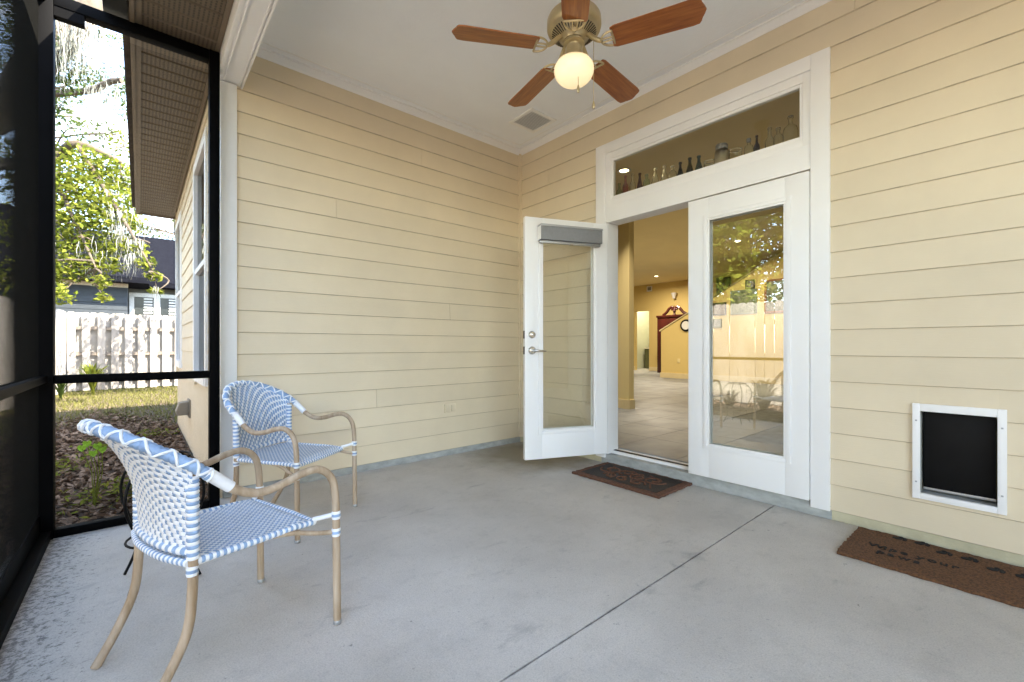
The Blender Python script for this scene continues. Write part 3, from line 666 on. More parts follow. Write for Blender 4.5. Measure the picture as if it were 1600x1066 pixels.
def make_chair(label):
    t = empty('wicker_armchair'); tag(t, label, 'chair', 'blue and white woven bistro armchairs')
    T = .0135
    for s in (1, -1):
        tube('front_leg', spline([(.004, s*.265, .0), (0, s*.265, .30), (-.004, s*.265, .47), (-.022, s*.264, .548), (-.07, s*.262, .588), (-.13, s*.26, .588), (-.21, s*.256, .566), (-.28, s*.252, .562), (-.345, s*.246, .592), (-.40, s*.240, .642)], 6), T, M['tube'], t, 12)
        tube('rear_leg', spline([(-.438, s*.208, .655), (-.436, s*.206, .43), (-.438, s*.205, .30), (-.452, s*.203, .19), (-.50, s*.197, .085), (-.553, s*.19, .0)], 6), T, M['tube'], t, 12)
        tube('arm_sleeve', [(-.352, s*.2455, .599), (-.402, s*.240, .645), (-.415, s*.238, .656)], .0175, M['weave_w'], t, 12)
        wrap('wrapped_post', [(-.438, s*.2085, .650), (-.437, s*.207, .53), (-.436, s*.206, .405)], .0165, .0105, t)
        for x, y, z in ((-.001, .265, .405), (-.001, .265, .342), (-.438, .205, .372)):
            bm = bmesh.new(); addtube(bm, [(x, s*y, z-.0145+.00483*q) for q in range(7)], [.0145, .0160, .0160, .0150, .0160, .0160, .0145], 12, mifn=lambda i: (0, 0, 1, 1, 0, 0)[i]); obj('binding', bm, [M['weave_w'], M['weave_b']], t, True)
        tube('seat_bracket', [(-.002, s*.258, .405), (-.055, s*.205, .392)], .0085, M['weave_w'], t)
        tube('brace', spline([(-.004, s*.258, .342), (-.05, s*.245, .350), (-.14, s*.215, .375), (-.2, s*.205, .383)], 5), .0085, M['tube'], t)
        lathe('foot_cap', [(0, -.0), (.013, 0), (.0148, .004), (.0148, .014), (.0138, .016)], M['alu'], t, (.004, s*.265, 0), 12)
    # rim of the backrest
    rim = spline([(-.405, -.240, .645), (-.448, -.232, .684), (-.510, -.200, .730), (-.572, -.130, .775), (-.602, -.06, .794), (-.610, 0, .799), (-.602, .06, .794), (-.572, .130, .775), (-.510, .200, .730), (-.448, .232, .684), (-.405, .240, .645)], 8)
    wrap('top_rim', rim[::4]+[rim[-1]], .0165, .016, t, pat=(1,))
    # X bindings over the rim
    bm = bmesh.new(); N = len(rim)
    for j in range(14):
        c0 = int((j+.5)/14*(N-1))
        for sg in (1, -1):
            pts = []
            for q in range(9):
                f = q/8; k = min(N-2, max(0, int(c0+sg*(f-.5)*6))); d = (rim[k+1]-rim[k]).normalized(); p = rim[k].lerp(rim[k+1], (c0+sg*(f-.5)*6)-k if 0 <= (c0+sg*(f-.5)*6)-k <= 1 else 0)
                a = d.cross(Vector((0, 0, 1))).normalized(); b = a.cross(d).normalized(); th = R_(-60+f*300)
                pts.append(p+(a*math.cos(th)+b*math.sin(th))*.0172)
            addtube(bm, pts, .0040, 6)
    obj('rim_lacing', bm, M['weave_w'], t, True)
    # backrest weave
    ru = [r for r in rim[8:-8]]; NR = len(ru)-1
    def rimp(u):
        x = max(0, min(.99999, u))*NR; k = int(x); return ru[k].lerp(ru[k+1], x-k)
    def bsurf(u, v):
        s = 2*u-1
        b = Vector((-.437-.030*(1-abs(s)**2.4), .200*s, .428)); tp = rimp(u)
        mid = Vector((b.x-.012*(1-s*s), b.y*.65+tp.y*.35, b.z*.40+tp.z*.60))
        mid.x = b.x*.97+tp.x*.03
        return b*(1-v)**2+mid*2*v*(1-v)+tp*v*v
    def bfn(u, v):
        p = bsurf(u, v); e = 1e-3
        a = bsurf(min(1, u+e), v)-bsurf(max(0, u-e), v); c = bsurf(u, min(1, v+e))-bsurf(u, max(0, v-e))
        n = a.cross(c).normalized()
        if n.x < 0: n = -n
        return p, n
    wv = empty('backrest'); wv.parent = t
    woven(bfn, 34, 25, .80, 1.06, lambda k: 0, lambda k: 1, wv, ('weft_strands', 'warp_strands'), amp=.0030)
    wrap('lower_rail', [(-.437, -.203, .425), (-.455, -.15, .424), (-.466, -.07, .423), (-.469, 0, .423), (-.466, .07, .423), (-.455, .15, .424), (-.437, .203, .425)], .0115, .016, t)
    # seat
    st = empty('seat'); st.parent = t
    def sfn(u, v):
        x = -.052-.395*v; w = .205+.006*math.sin(math.pi*v); y = (2*u-1)*w
        e = max(0, (.12-v)/.12); z = .402-.010*math.sin(math.pi*min(1, v*1.05))-.022*e*e+.004*v
        z -= .012*max(0, abs(2*u-1)-.94)/.06
        return Vector((x, y, z)), Vector((0, 0, 1))
    woven(sfn, 38, 34, .84, 1.0, lambda k: 0, lambda k: 1, st, ('weft_strands', 'warp_strands'), amp=.0019, over=1)
    box('seat_deck', (-.440, -.198, .376), (-.075, .198, .388), M['weave_c'], st, .005)
    for s in (1, -1): wrap('edge_wrap', [(-.050, s*.206, .382), (-.15, s*.209, .390), (-.30, s*.210, .392), (-.445, s*.205, .396)], .0105, .0095, st)
    wrap('edge_wrap', [(-.050, -.206, .380), (-.042, 0, .380), (-.050, .206, .380)], .0105, .0095, st)
    wrap('edge_wrap', [(-.448, -.205, .396), (-.472, -.1, .396), (-.478, 0, .396), (-.472, .1, .396), (-.448, .205, .396)], .0105, .0095, st)
    # rear part of the seat behind the posts
    def rfn(u, v):
        s = 2*u-1; return Vector((-.447-.028*(1-s*s)*v, .2*s, .403)), Vector((0, 0, 1))
    woven(rfn, 36, 5, .86, .88, lambda k: 0, lambda k: 1 if k % 2 else 0, st, ('weft_strands', 'warp_strands'), amp=.0019, over=1)
    return t
def copy_tree(o, parent=None):
    c = o.copy(); COL.objects.link(c); c.parent = parent
    for ch in list(o.children): copy_tree(ch, c)
    return c
ch1 = make_chair('nearer blue and white woven armchair seen from behind, in the left foreground')
ch1.location = (-2.652, -1.619, 0); ch1.rotation_euler = (0, 0, R_(17))
ch2 = copy_tree(ch1); ch2['label'] = 'farther blue and white woven armchair facing the camera against the end wall'
ch2.location = (-2.29, -.895, 0); ch2.rotation_euler = (0, 0, R_(-53))

# ---- slim black metal stand behind the near chair
st = empty('plant_stand', (-3.05, -1.02, 0)); tag(st, 'thin black metal stand with curved legs behind the near chair', 'stand')
for k in range(4):
    a = R_(139+90*k); c, s = math.cos(a), math.sin(a)
    tube('leg', spline([(c*.10, s*.10, .53), (c*.17, s*.17, .46), (c*.185, s*.185, .36), (c*.13, s*.13, .22), (c*.12, s*.12, .12), (c*.17, s*.17, .006)], 6), .006, M['dark'], st, 8)
for r, z in ((.104, .53), (.125, .18)):
    bm = bmesh.new(); addtube(bm, [(r*math.cos(R_(x)), r*math.sin(R_(x)), z) for x in range(0, 361, 15)], .005, 8, caps=False); obj('ring', bm, M['dark'], st, True)

# ================================================================== MATS
def doormat(name, label, x0, x1, y0, y1, m, th=.016):
    t = empty(name, ((x0+x1)/2, (y0+y1)/2, 0)); tag(t, label, 'doormat')
    hx, hy = (x1-x0)/2, (y1-y0)/2; nx, ny = 26, 44
    bm = bmesh.new(); g = []
    for i in range(nx+1):
        row = []
        for j in range(ny+1):
            jit = (random.uniform(-.004, .004), random.uniform(-.004, .004)) if i in (0, nx) or j in (0, ny) else (0, 0)
            row.append(bm.verts.new((-hx+2*hx*i/nx+jit[0], -hy+2*hy*j/ny+jit[1], th+random.uniform(-.0016, .0016))))
        g.append(row)
    for i in range(nx):
        for j in range(ny): bm.faces.new((g[i][j], g[i+1][j], g[i+1][j+1], g[i][j+1]))
    loop = [g[i][0] for i in range(nx+1)]+[g[nx][j] for j in range(1, ny+1)]+[g[i][ny] for i in range(nx-1, -1, -1)]+[g[0][j] for j in range(ny-1, 0, -1)]
    low = [bm.verts.new((v.co.x, v.co.y, .001)) for v in loop]
    for k in range(len(loop)): bm.faces.new((loop[k], low[k], low[(k+1) % len(loop)], loop[(k+1) % len(loop)]))
    obj('pile', bm, m, t, True); return t, hx, hy
def flat_text(body, size, m, parent, loc, rz, sx=1.0, name='lettering'):
    cu = bpy.data.curves.new('tmp_text', 'FONT'); cu.body = body; cu.size = size; cu.extrude = .0012; cu.space_character = 1.12; cu.offset = .0012
    o = bpy.data.objects.new('tmp_text', cu); COL.objects.link(o)
    dg = bpy.context.evaluated_depsgraph_get(); dg.update()
    me = bpy.data.meshes.new_from_object(o.evaluated_get(dg)); bpy.data.objects.remove(o); bpy.data.curves.remove(cu)
    me.materials.clear(); me.materials.append(m)
    q = link(name, me, parent, loc); q.rotation_euler = (0, 0, rz); q.scale = (sx, 1, 1); return q
mt, hx, hy = doormat('doormat', 'brown coir mat reading Wipe your paws below the pet door', -.505, -.055, -3.68, -2.925, M['coir'])
# text reads along -y (left to right in view); up of letters is +x
ADV = {'W': .98, 'i': .34, 'p': .66, 'e': .62, 'y': .60, 'o': .66, 'u': .64, 'r': .46, 'a': .62, 'w': .88, 's': .56, ' ': .34}
def letters(text, size, x, y, parent):
    for c in text:
        if c != ' ': flat_text(c, size, M['coirink'], parent, (x, y, .0178), R_(-90), 1.0, 'letter')
        y -= ADV[c]*size
letters('Wipe your', .062, -.030, hy-.085, mt); letters('paws', .062, -.100, hy-.130, mt)
def paw(x, y, rz, parent):
    bm = bmesh.new()
    for (cx, cy, rx, ry) in ((0, 0, .020, .017), (.024, .020, .009, .007), (.030, .006, .010, .007), (.030, -.009, .010, .007), (.022, -.022, .009, .007)):
        poly = [(cx+rx*math.cos(R_(k)), cy+ry*math.sin(R_(k))) for k in range(0, 360, 30)]
        addprism(bm, poly, lambda p, s: Vector((p[0], p[1], (.0168, .0190)[s])))
    o = obj('paw_print', bm, M['coirink'], parent); o.location = (x, y, 0); o.rotation_euler = (0, 0, rz)
for k in range(7):
    paw(.185-.024*k*(1 if k < 9 else 0)+(.03 if k % 2 else 0), hy-.17-.085*k, R_(-62+random.uniform(-12, 12)), mt)
mt2, hx, hy = doormat('doormat', 'worn dark scroll mat with rust border at the open doorway', -.475, -.022, -1.935, -1.165, M['coiredge'], .018)
bm = bmesh.new()
addprism(bm, [(-hx+.05, -hy+.05), (hx-.03, -hy+.05), (hx-.03, hy-.05), (-hx+.05, hy-.05)], lambda p, s: Vector((p[0], p[1], (.0165, .0205)[s]))); obj('dark_panel', bm, M['coirdark'], mt2)
bm = bmesh.new()
def curl(cx, cy, r, a0, turns, sgn=1):
    n = int(26*turns); return [(cx+(r*(1-.75*k/n))*math.cos(R_(a0+sgn*360*turns*k/n)), cy+(r*(1-.75*k/n))*math.sin(R_(a0+sgn*360*turns*k/n)), .0215) for k in range(n+1)]
for cx, cy, r, a0, tn, sg in ((.05, .20, .095, 90, 1.3, 1), (.06, .06, .07, 180, 1.2, -1), (.03, -.06, .075, 0, 1.25, 1), (.05, -.19, .09, 270, 1.3, -1), (-.09, .12, .06, 90, 1.1, -1), (-.09, 0, .055, 0, 1.1, 1), (-.09, -.13, .06, 270, 1.1, 1)):
    addtube(bm, curl(cx, cy, r, a0, tn, sg), .0075, 6)
for y0 in (-.26, -.1, .08): addtube(bm, spline([(-.13, y0, .0215), (-.02, y0+.06, .0225), (.07, y0+.05, .0215), (.13, y0+.16, .0215)], 6), .007, 6)
obj('scroll_relief', bm, M['coiredge'], mt2, True)

# ================================================================== BOTTLES on the transom ledge
LZ = gz0-.004
shapes = {
 'slim': [(0, 0), (.42, 0), (.5, .03), (.5, .52), (.42, .62), (.2, .72), (.17, .92), (.23, .93), (.23, 1), (.15, 1)],
 'cone': [(0, 0), (.45, 0), (.5, .04), (.46, .35), (.25, .65), (.17, .75), (.15, .92), (.21, .93), (.21, 1), (.13, 1)],
 'jug': [(0, 0), (.46, 0), (.5, .04), (.5, .55), (.42, .68), (.2, .76), (.13, .8), (.13, .93), (.2, .94), (.2, 1), (.1, 1)],
 'jar': [(0, 0), (.46, 0), (.5, .05), (.5, .75), (.44, .86), (.40, .88), (.42, .90), (.42, 1), (.38, 1)],
 'dish': [(0, 0), (.4, 0), (.48, .15), (.5, .6), (.5, .95), (.48, 1), (.45, .95)],
 'flask': [(0, 0), (.45, 0), (.5, .05), (.5, .58), (.4, .72), (.2, .78), (.16, .9), (.24, .91), (.24, 1), (.14, 1)]}
BL = [(967.6, 287, 9, 'slim', 'pale', 'small pale green bottle, leftmost on the transom ledge'),
 (977.4, 275, 9.5, 'slim', 'pink', 'slim pinkish bottle second from the left on the transom ledge'),
 (988.5, 272, 9.5, 'slim', 'clear', 'pale clear slim bottle between the pink and the ruby bottles'),
 (999.7, 271, 11, 'cone', 'red', 'dark ruby red bottle on the transom ledge'),
 (1010.3, 273, 11, 'flask', 'pale', 'squat pale green flask right of the ruby red bottle'),
 (1024, 263, 14, 'cone', 'clear', 'clear cone shaped bottle, first after the squat pale flask'),
 (1038, 259, 13, 'cone', 'clear', 'clear bottle between the cone shaped and the round flask bottles'),
 (1051, 260, 13, 'flask', 'clear', 'clear round flask just left of the three dark bottles'),
 (1063, 254, 12, 'cone', 'dark', 'smoky near black bottle, first of the three dark ones'),
 (1077.8, 247, 13.5, 'cone', 'olive', 'olive brown bottle, middle of the three dark ones'),
 (1092, 244, 14, 'cone', 'teal', 'teal bottle, last of the three dark ones'),
 (1109, 252, 17, 'dish', 'clear', 'low clear jar between the teal bottle and the frosted jar'),
 (1127.5, 229, 20, 'jar', 'frost', 'large frosted jar with grey lid mid ledge'),
 (1149, 234, 19, 'dish', 'clear', 'wide low clear dish right of the frosted jar'),
 (1170, 218, 14, 'flask', 'clear', 'clear flask with grey stopper left of the small brown bottle'),
 (1182.5, 212, 9, 'slim', 'brown', 'small dark brown bottle on the right half of the ledge'),
 (1202.5, 200, 13, 'slim', 'clear', 'tall clear bottle right of the small brown bottle'),
 (1216, 200, 14, 'flask', 'clear', 'clear bottle just left of the big glass jug'),
 (1235, 182, 21, 'jug', 'clear', 'big clear embossed glass jug at the right of the ledge')]
for u, vt, wpx, shp, colr, lab in BL:
    X = .17
    p = on(0, X, u, 300); q = on(0, X, u, vt); dep = (p-CAM).dot(FW)
    h = max(.05, q.z-LZ); w = wpx/FPX*dep*1.02
    t = empty('jar' if shp in ('jar', 'dish') else 'bottle', (X, p.y, LZ)); tag(t, lab, 'jar' if shp in ('jar', 'dish') else 'bottle', 'antique bottles on the transom ledge')
    pr = [(r*w, z*h) for r, z in shapes[shp]]
    inner = [(max(0, r-.0035) if r > 0 else 0, max(.005, z)) for r, z in reversed(pr[1:])]+[(0, .005)]
    lathe('body', pr+inner, BG[colr], t, seg=20)
    if colr == 'frost': lathe('lid', [(0, h+.012), (.40*w, h+.012), (.44*w, h+.004), (.44*w, h-.035), (.43*w, h-.035)], M['shade'], t, seg=20)
    if 'stopper' in lab: lathe('stopper', [(0, h+.006), (.2*w, h+.006), (.24*w, h-.02), (.17*w, h-.02)], M['alu'], t, seg=12)

# ================================================================== INTERIOR
IZ = .112; ICZ = 3.36; SXI = 8.6; FXI = 11.5
ifl = struct(box('interior_floor', (.161, -9, -.1), (16, 9, IZ-.004), M['curb']), 'grey tiled floor inside the house')
bm = bmesh.new(); addbox(bm, (0, 0, 0), (.594, .594, .004)); tm = newmesh('floor_tile', bm, M['tile'])
for i in range(16):
    for j in range(14):
        x, y = .165+.6*i, -2.9+.6*j
        if -1.2+ .62*x-1.9 < y < .62*x+.5 and x < 9.8:
            link('floor_tile', tm, ifl, (x, y, IZ-.004))
struct(box('interior_ceiling', (.161, -9, ICZ), (16.1, 9.1, ICZ+.05), M['iceil']), 'warm ceiling inside the house')
iw = struct(boxes('interior_wall', [((2.3, .20, IZ), (2.42, 9, ICZ)), ((.161, -9, IZ), (.17, -2.80, ICZ)), ((.161, -1.03, IZ), (.17, .9, ICZ)), ((.161, -2.80, 2.95), (.17, -1.03, ICZ)), ((.17, -9, IZ), (16, -8.9, ICZ))], M['iwallp']), 'pale yellow wall inside left of the doorway')
box('baseboard', (2.285, .195, IZ), (2.3, 3, IZ+.135), M['ibase'], iw); box('baseboard', (2.285, .18, IZ), (2.42, .1999, IZ+.135), M['ibase'], iw)
fw = struct(boxes('far_wall', [((FXI, 6.22, IZ), (FXI+.12, 9, ICZ)), ((FXI, -9, IZ), (FXI+.12, 5.62, ICZ)), ((FXI, 5.62, 2.38), (FXI+.12, 6.22, ICZ))], M['iwall']), 'golden far wall inside the house with a doorway')
box('baseboard', (FXI-.02, -1, IZ), (FXI, 5.61, IZ+.15), M['ibase'], fw); box('baseboard', (FXI-.02, 6.23, IZ), (FXI, 9, IZ+.15), M['ibase'], fw)
br = struct(boxes('bath_room', [((FXI+2.2, 5, IZ), (FXI+2.3, 8, ICZ)), ((FXI+.12, 6.9, IZ), (FXI+2.2, 7.0, ICZ))], M['bath']), 'pale green room beyond the far doorway')
vt = empty('vanity', (FXI+1.8, 6.2, IZ)); tag(vt, 'olive vanity cabinet with pale counter beyond the far doorway', 'cabinet')
box('cabinet', (-.25, -.7, 0), (.3, .6, .82), M['cabgreen'], vt); box('counter', (-.28, -.72, .82), (.3, .62, .87), M['paper'], vt); box('backsplash', (.28, -.7, .87), (.32, .6, 1.35), M['cabgreen'], vt)
tb = empty('tissue_box', (FXI+1.65, 6.18, IZ+.87)); tag(tb, 'white box standing on the far counter', 'box')
box('carton', (-.08, -.12, 0), (.08, .12, .20), M['paper'], tb, .01); box('tissue', (-.01, -.05, .20), (.01, .05, .27), M['paper'], tb, .004)
# stair half wall: plane x = SXI, cap climbs toward -y
def capz(y): return 1.49+(3.41-y)*.545
poly = [(3.41, IZ), (3.41, 1.49), (0.10, capz(.10)), (-3.2, capz(.10)), (-3.2, IZ)]
poly = [(3.41, IZ), (3.41, 1.49), (.02, ICZ), (-3.4, ICZ), (-3.4, IZ)]
bm = bmesh.new(); addprism(bm, poly, lambda p, s: Vector(((SXI, SXI+.13)[s], p[0], p[1]))); sw = struct(obj('stair_wall', bm, M['iwall']), 'golden half wall of the staircase inside')
bm = bmesh.new(); addprism(bm, [(3.45, 1.47), (3.45, 1.51), (.05, ICZ-.02), (.12, ICZ-.02)], lambda p, s: Vector(((SXI-.03, SXI+.16)[s], p[0], p[1]))); obj('handrail_cap', bm, M['ibase'], sw)
box('baseboard', (SXI-.02, -3, IZ), (SXI, 3.43, IZ+.15), M['ibase'], sw)
t = empty('electrical_outlet', (SXI, 2.85, .62)); tag(t, 'small outlet on the golden stair wall indoors', 'outlet'); box('cover_plate', (-.012, -.04, -.06), (-.001, .04, .06), M['iwallp'], t, .003)
pics = [((1120, 435), (1142, 460), 'frameblack', ((.05, .06, .03), (.2, .19, .12)), 'black framed picture highest left above the stair slope behind the glass', 'x'),
 ((1113, 474), (1135, 492), 'frameblack', ((.06, .04, .03), (.25, .2, .14)), 'small black framed picture low on the stair wall, left', ''),
 ((1142, 455), (1183, 490), 'framegreen', ((.25, .27, .18), (.08, .12, .06)), 'sage framed landscape picture, middle of the stair wall', ''),
 ((1165, 438), (1180, 451), 'frameblack', ((.3, .28, .2), (.1, .09, .07)), 'tiny dark framed picture above the sage framed one', ''),
 ((1195, 438), (1229, 488), 'framered', ((.06, .08, .05), (.28, .26, .2)), 'large red brown framed picture, rightmost on the stair wall', ''),
 ((1113, 499), (1128, 512), 'framegreen', ((.15, .18, .2), (.4, .42, .4)), 'smallest greyish picture, lowest on the stair wall', '')]
for a, b, fm, ac, lab, fl in pics:
    X = SXI-.002 if not fl else FXI-.002
    p, q = on(0, X, *a), on(0, X, *b); cy, cz = (p.y+q.y)/2, (p.z+q.z)/2; w, h = abs(p.y-q.y)/2, abs(p.z-q.z)/2
    t = empty('framed_picture', (X, cy, cz-h)); tag(t, lab, 'picture', 'pictures along the staircase')
    e = .045 if w > .2 else .03
    boxes('frame', [((-.03, -w, 0), (0, -w+e, 2*h)), ((-.03, w-e, 0), (0, w, 2*h)), ((-.03, -w+e, 0), (0, w-e, e)), ((-.03, -w+e, 2*h-e), (0, w-e, 2*h))], M[fm], t)
    box('print', (-.012, -w+e, e), (-.001, w-e, 2*h-e), artmat('print', ac), t)
# mahogany hutch with a broken pediment beyond the half wall
hu = empty('display_hutch', (10.9, 4.15, IZ)); tag(hu, 'dark mahogany hutch with scrolled pediment behind the half wall', 'hutch')
box('carcass', (-.25, -.45, 0), (.25, .62, 1.92), M['mahog'], hu, .01); box('cornice', (-.28, -.48, 1.92), (.27, .65, 1.99), M['mahog'], hu, .01)
for s in (-1, 1):
    tube('pediment_scroll', spline([(-.2, s*.42, 2.0), (-.2, s*.3, 2.08), (-.2, s*.16, 2.24), (-.2, s*.07, 2.26), (-.2, s*.07, 2.19), (-.2, s*.11, 2.18)], 6), [.05]*12+[.04]*19, M['mahog'], hu, 8)
lathe('finial', [(0, 0), (.05, 0), (.03, .05), (.06, .12), (.03, .2), (0, .32)], M['mahog'], hu, (-.2, 0, 2.0), 14)
ck = empty('wall_clock', (SXI, 2.62, 1.62)); tag(ck, 'round dark clock at the door edge on the stair wall', 'clock')
bm = bmesh.new(); addlathe(bm, [(0, 0), (.17, 0), (.17, .04), (.13, .05), (0, .05)], seg=28); bmesh.ops.rotate(bm, verts=bm.verts[:], matrix=Matrix.Rotation(R_(-90), 3, 'Y')); obj('case', bm, M['dark'], ck, True)
bm = bmesh.new(); addlathe(bm, [(0, .051), (.12, .051), (.12, .053), (0, .053)], seg=28); bmesh.ops.rotate(bm, verts=bm.verts[:], matrix=Matrix.Rotation(R_(-90), 3, 'Y')); obj('dial', bm, M['paper'], ck)
t = empty('wall_register', (FXI, 5.6, 3.10)); tag(t, 'small square grille high on the golden far wall', 'grille'); box('frame', (-.02, -.11, 0), (-.001, .11, .2), M['paper'], t, .003); box('grille', (-.024, -.07, .04), (-.0205, .07, .16), M['shade'], t)
t = empty('wall_sconce', (FXI, 4.55, 2.72)); tag(t, 'small cream sconce on the golden far wall', 'sconce'); box('plate', (-.02, -.06, 0), (-.001, .06, .22), M['iwallp'], t, .004); lathe('shade', [(.04, 0), (.10, .2), (.095, .2), (.035, 0)], M['paper'], t, (-.11, 0, .02), 16)
fi = empty('indoor_fan', (7.4, 4.75, 0)); tag(fi, 'dark red bladed fan under the indoor ceiling', 'ceiling fan')
lathe('motor', [(.02, ICZ-.001), (.02, 3.16), (.13, 3.15), (.14, 3.05), (.05, 3.0), (0, 3.0)], M['brass'], fi)
bm = bmesh.new(); addprism(bm, [(.14, -.05), (.62, -.075), (.66, -.04), (.66, .04), (.62, .075), (.14, .05)], lambda p, s: Vector((p[0], p[1], (3.07, 3.08)[s]))); fm_ = newmesh('blade', bm, M['mahog'])
for k in range(5):
    q = link('blade', fm_, fi); q.rotation_euler = (0, 0, R_(20+72*k))
# recessed downlights (lit); door-side and pale-room ones are added to brighten those spots
for (x, y, e, lab) in ((9.9, 4.35, 6.5, 'lit recessed downlight near the golden far wall'), (1.75, -.10, 1.5, 'added unseen fill lamp just inside the doors'), (6.9, .55, 9, 'lit recessed downlight in front of the stair wall'), (6.2, 3.6, 7.5, 'lit recessed downlight over the hall'), (FXI+1.1, 6.15, 5, 'added unseen fill lamp in the pale room beyond the far doorway')):
    t = empty('downlight', (x, y, ICZ)); tag(t, lab, 'downlight', 'recessed lights in the indoor ceiling')
    lathe('trim_ring', [(.06, -.001), (.095, -.001), (.09, -.012), (.06, -.008)], M['paper'], t, seg=20); lathe('lens', [(0, -.004), (.06, -.004), (.06, -.001)], M['can'], t, seg=20)
    la = bpy.data.lights.new('downlight_lamp', 'AREA'); la.shape = 'DISK'; la.size = .12; la.energy = e; la.color = (1, .90, .74)
    la.spread = R_(75) if x < 2 else R_(170)
    lo = bpy.data.objects.new('downlight_lamp', la); COL.objects.link(lo); lo.parent = t; lo.location = (0, 0, -.016)

# ================================================================== YARD
GZ = -.07
gnd = struct(box('ground', (-80, .02, -1), (80, 120, GZ), M['soil']), 'dark soil yard'); 
bm = bmesh.new(); addbox(bm, (-80, -60, -1), (-3.70, .0195, GZ)); obj('ground_section', bm, M['soil'], gnd)
pvm = None
for k in range(5):
    if pvm is None: bm = bmesh.new(); addbox(bm, (0, 0, 0), (.192, .095, .055)); pvm = newmesh('paver', bm, M['paver'], True, .004)
    link('paver', pvm, gnd, (-3.66+.197*k, -.055, GZ))
def inb(x, y): return x < WCX-.02 and y > .05
# leaf litter
def scatter_leaves(name, n, fn, size, m, label, cat, tilt=.5, parent=None):
    pts = np.array([fn() for _ in range(n)])
    a = rng.uniform(0, 2*np.pi, n); s = rng.uniform(size[0], size[1], n)
    nx = rng.normal(0, tilt, n); ny = rng.normal(0, tilt, n); nn = np.stack([nx, ny, np.ones(n)], 1); nn /= np.linalg.norm(nn, axis=1)[:, None]
    d = np.stack([np.cos(a), np.sin(a), np.zeros(n)], 1); d -= nn*(d*nn).sum(1)[:, None]; d /= np.linalg.norm(d, axis=1)[:, None]; e = np.cross(nn, d)
    V = np.stack([pts-d*s[:, None], pts+e*(s*.42)[:, None]+nn*(s*.12)[:, None], pts+d*s[:, None], pts-e*(s*.42)[:, None]+nn*(s*.12)[:, None]], 1).reshape(-1, 3)
    Fc = np.arange(4*n).reshape(n, 4); o = pydata(name, V, Fc, m, parent)
    if label: tag(o, label, cat, kind='stuff')
    return o
def lit():
    while True:
        x, y = random.uniform(-5.6, -2.75), random.uniform(.06, 7.2)**1.0
        if y < 4.6+1.0*math.sin(x*3)+.8*(x+3.5)+random.gauss(0, .6): return (x, y, GZ+random.uniform(.004, .045))
scatter_leaves('leaf_litter', 15000, lit, (.018, .05), M['litter'], 'brown fallen leaves covering the shaded side yard', 'leaves')
def lit2(): return (random.uniform(-5.7, -3.72), random.uniform(-7, 0), GZ+random.uniform(.004, .05))
scatter_leaves('leaf_litter', 5000, lit2, (.02, .05), M['litter'], 'fallen leaves in the strip beside the screen', 'leaves')
# grass
n = 42000
gx = rng.uniform(-7, WCX+2.2, n); gy = rng.uniform(3.0, 12.2, n)
keep = (gy > 4.4+.8*np.sin(gx*3)+.8*(gx+3.5)+rng.normal(0, .8, n)) & ~((gx > WCX-.02) & (gy < WCY1+.05))
gx, gy = gx[keep], gy[keep]; n = len(gx); h = rng.uniform(.03, .085, n); a = rng.uniform(0, 2*np.pi, n); w = .005
lean = rng.normal(0, .03, (n, 2))
V = np.stack([np.stack([gx-w*np.cos(a), gy-w*np.sin(a), np.full(n, GZ)], 1), np.stack([gx+w*np.cos(a), gy+w*np.sin(a), np.full(n, GZ)], 1), np.stack([gx+lean[:, 0], gy+lean[:, 1], GZ+h], 1)], 1).reshape(-1, 3)
tag(pydata('grass', V, np.arange(3*n).reshape(n, 3), M['grass']), 'patchy green lawn in front of the fence', 'grass', kind='stuff')
# low weeds near the slab
def weed(): 
    c = random.choice(((-3.35, .55), (-3.3, .75), (-3.75, 1.6), (-3.45, 2.6), (-3.0, 3.2), (-3.62, 1.9), (-3.05, .9)))
    return (c[0]+random.gauss(0, .10), c[1]+random.gauss(0, .12), GZ+random.uniform(.02, .12))
scatter_leaves('ground_weeds', 600, weed, (.014, .03), M['leaf'], 'small green weeds among the fallen leaves', 'weeds', .6)
# leafy sprout behind the near chair
sp = empty('leafy_sprout', (-3.36, .50, GZ)); tag(sp, 'bright green sprout with heart shaped leaves behind the near chair', 'plant')
for k, (u, v) in enumerate(((136, 693), (152, 697), (128, 700), (146, 708), (160, 702))):
    p = at(u, v, 2.95)-Vector((-3.36, .50, GZ)); tube('stem', [(0, 0, 0), p*.5+Vector((.02, 0, .04)), p], .003, M['leaf'], sp, 5)
    bm = bmesh.new(); s = .026
    pl = [(0, -1), (.7, -.35), (.9, .3), (.55, .75), (.15, .7), (0, .5), (-.15, .7), (-.55, .75), (-.9, .3), (-.7, -.35)]
    vs = [bm.verts.new(p+Vector((x*s, -.012+.01*abs(x), y*s))) for x, y in pl]; bm.faces.new(vs); obj('leaf', bm, M['sproutleaf'], sp)

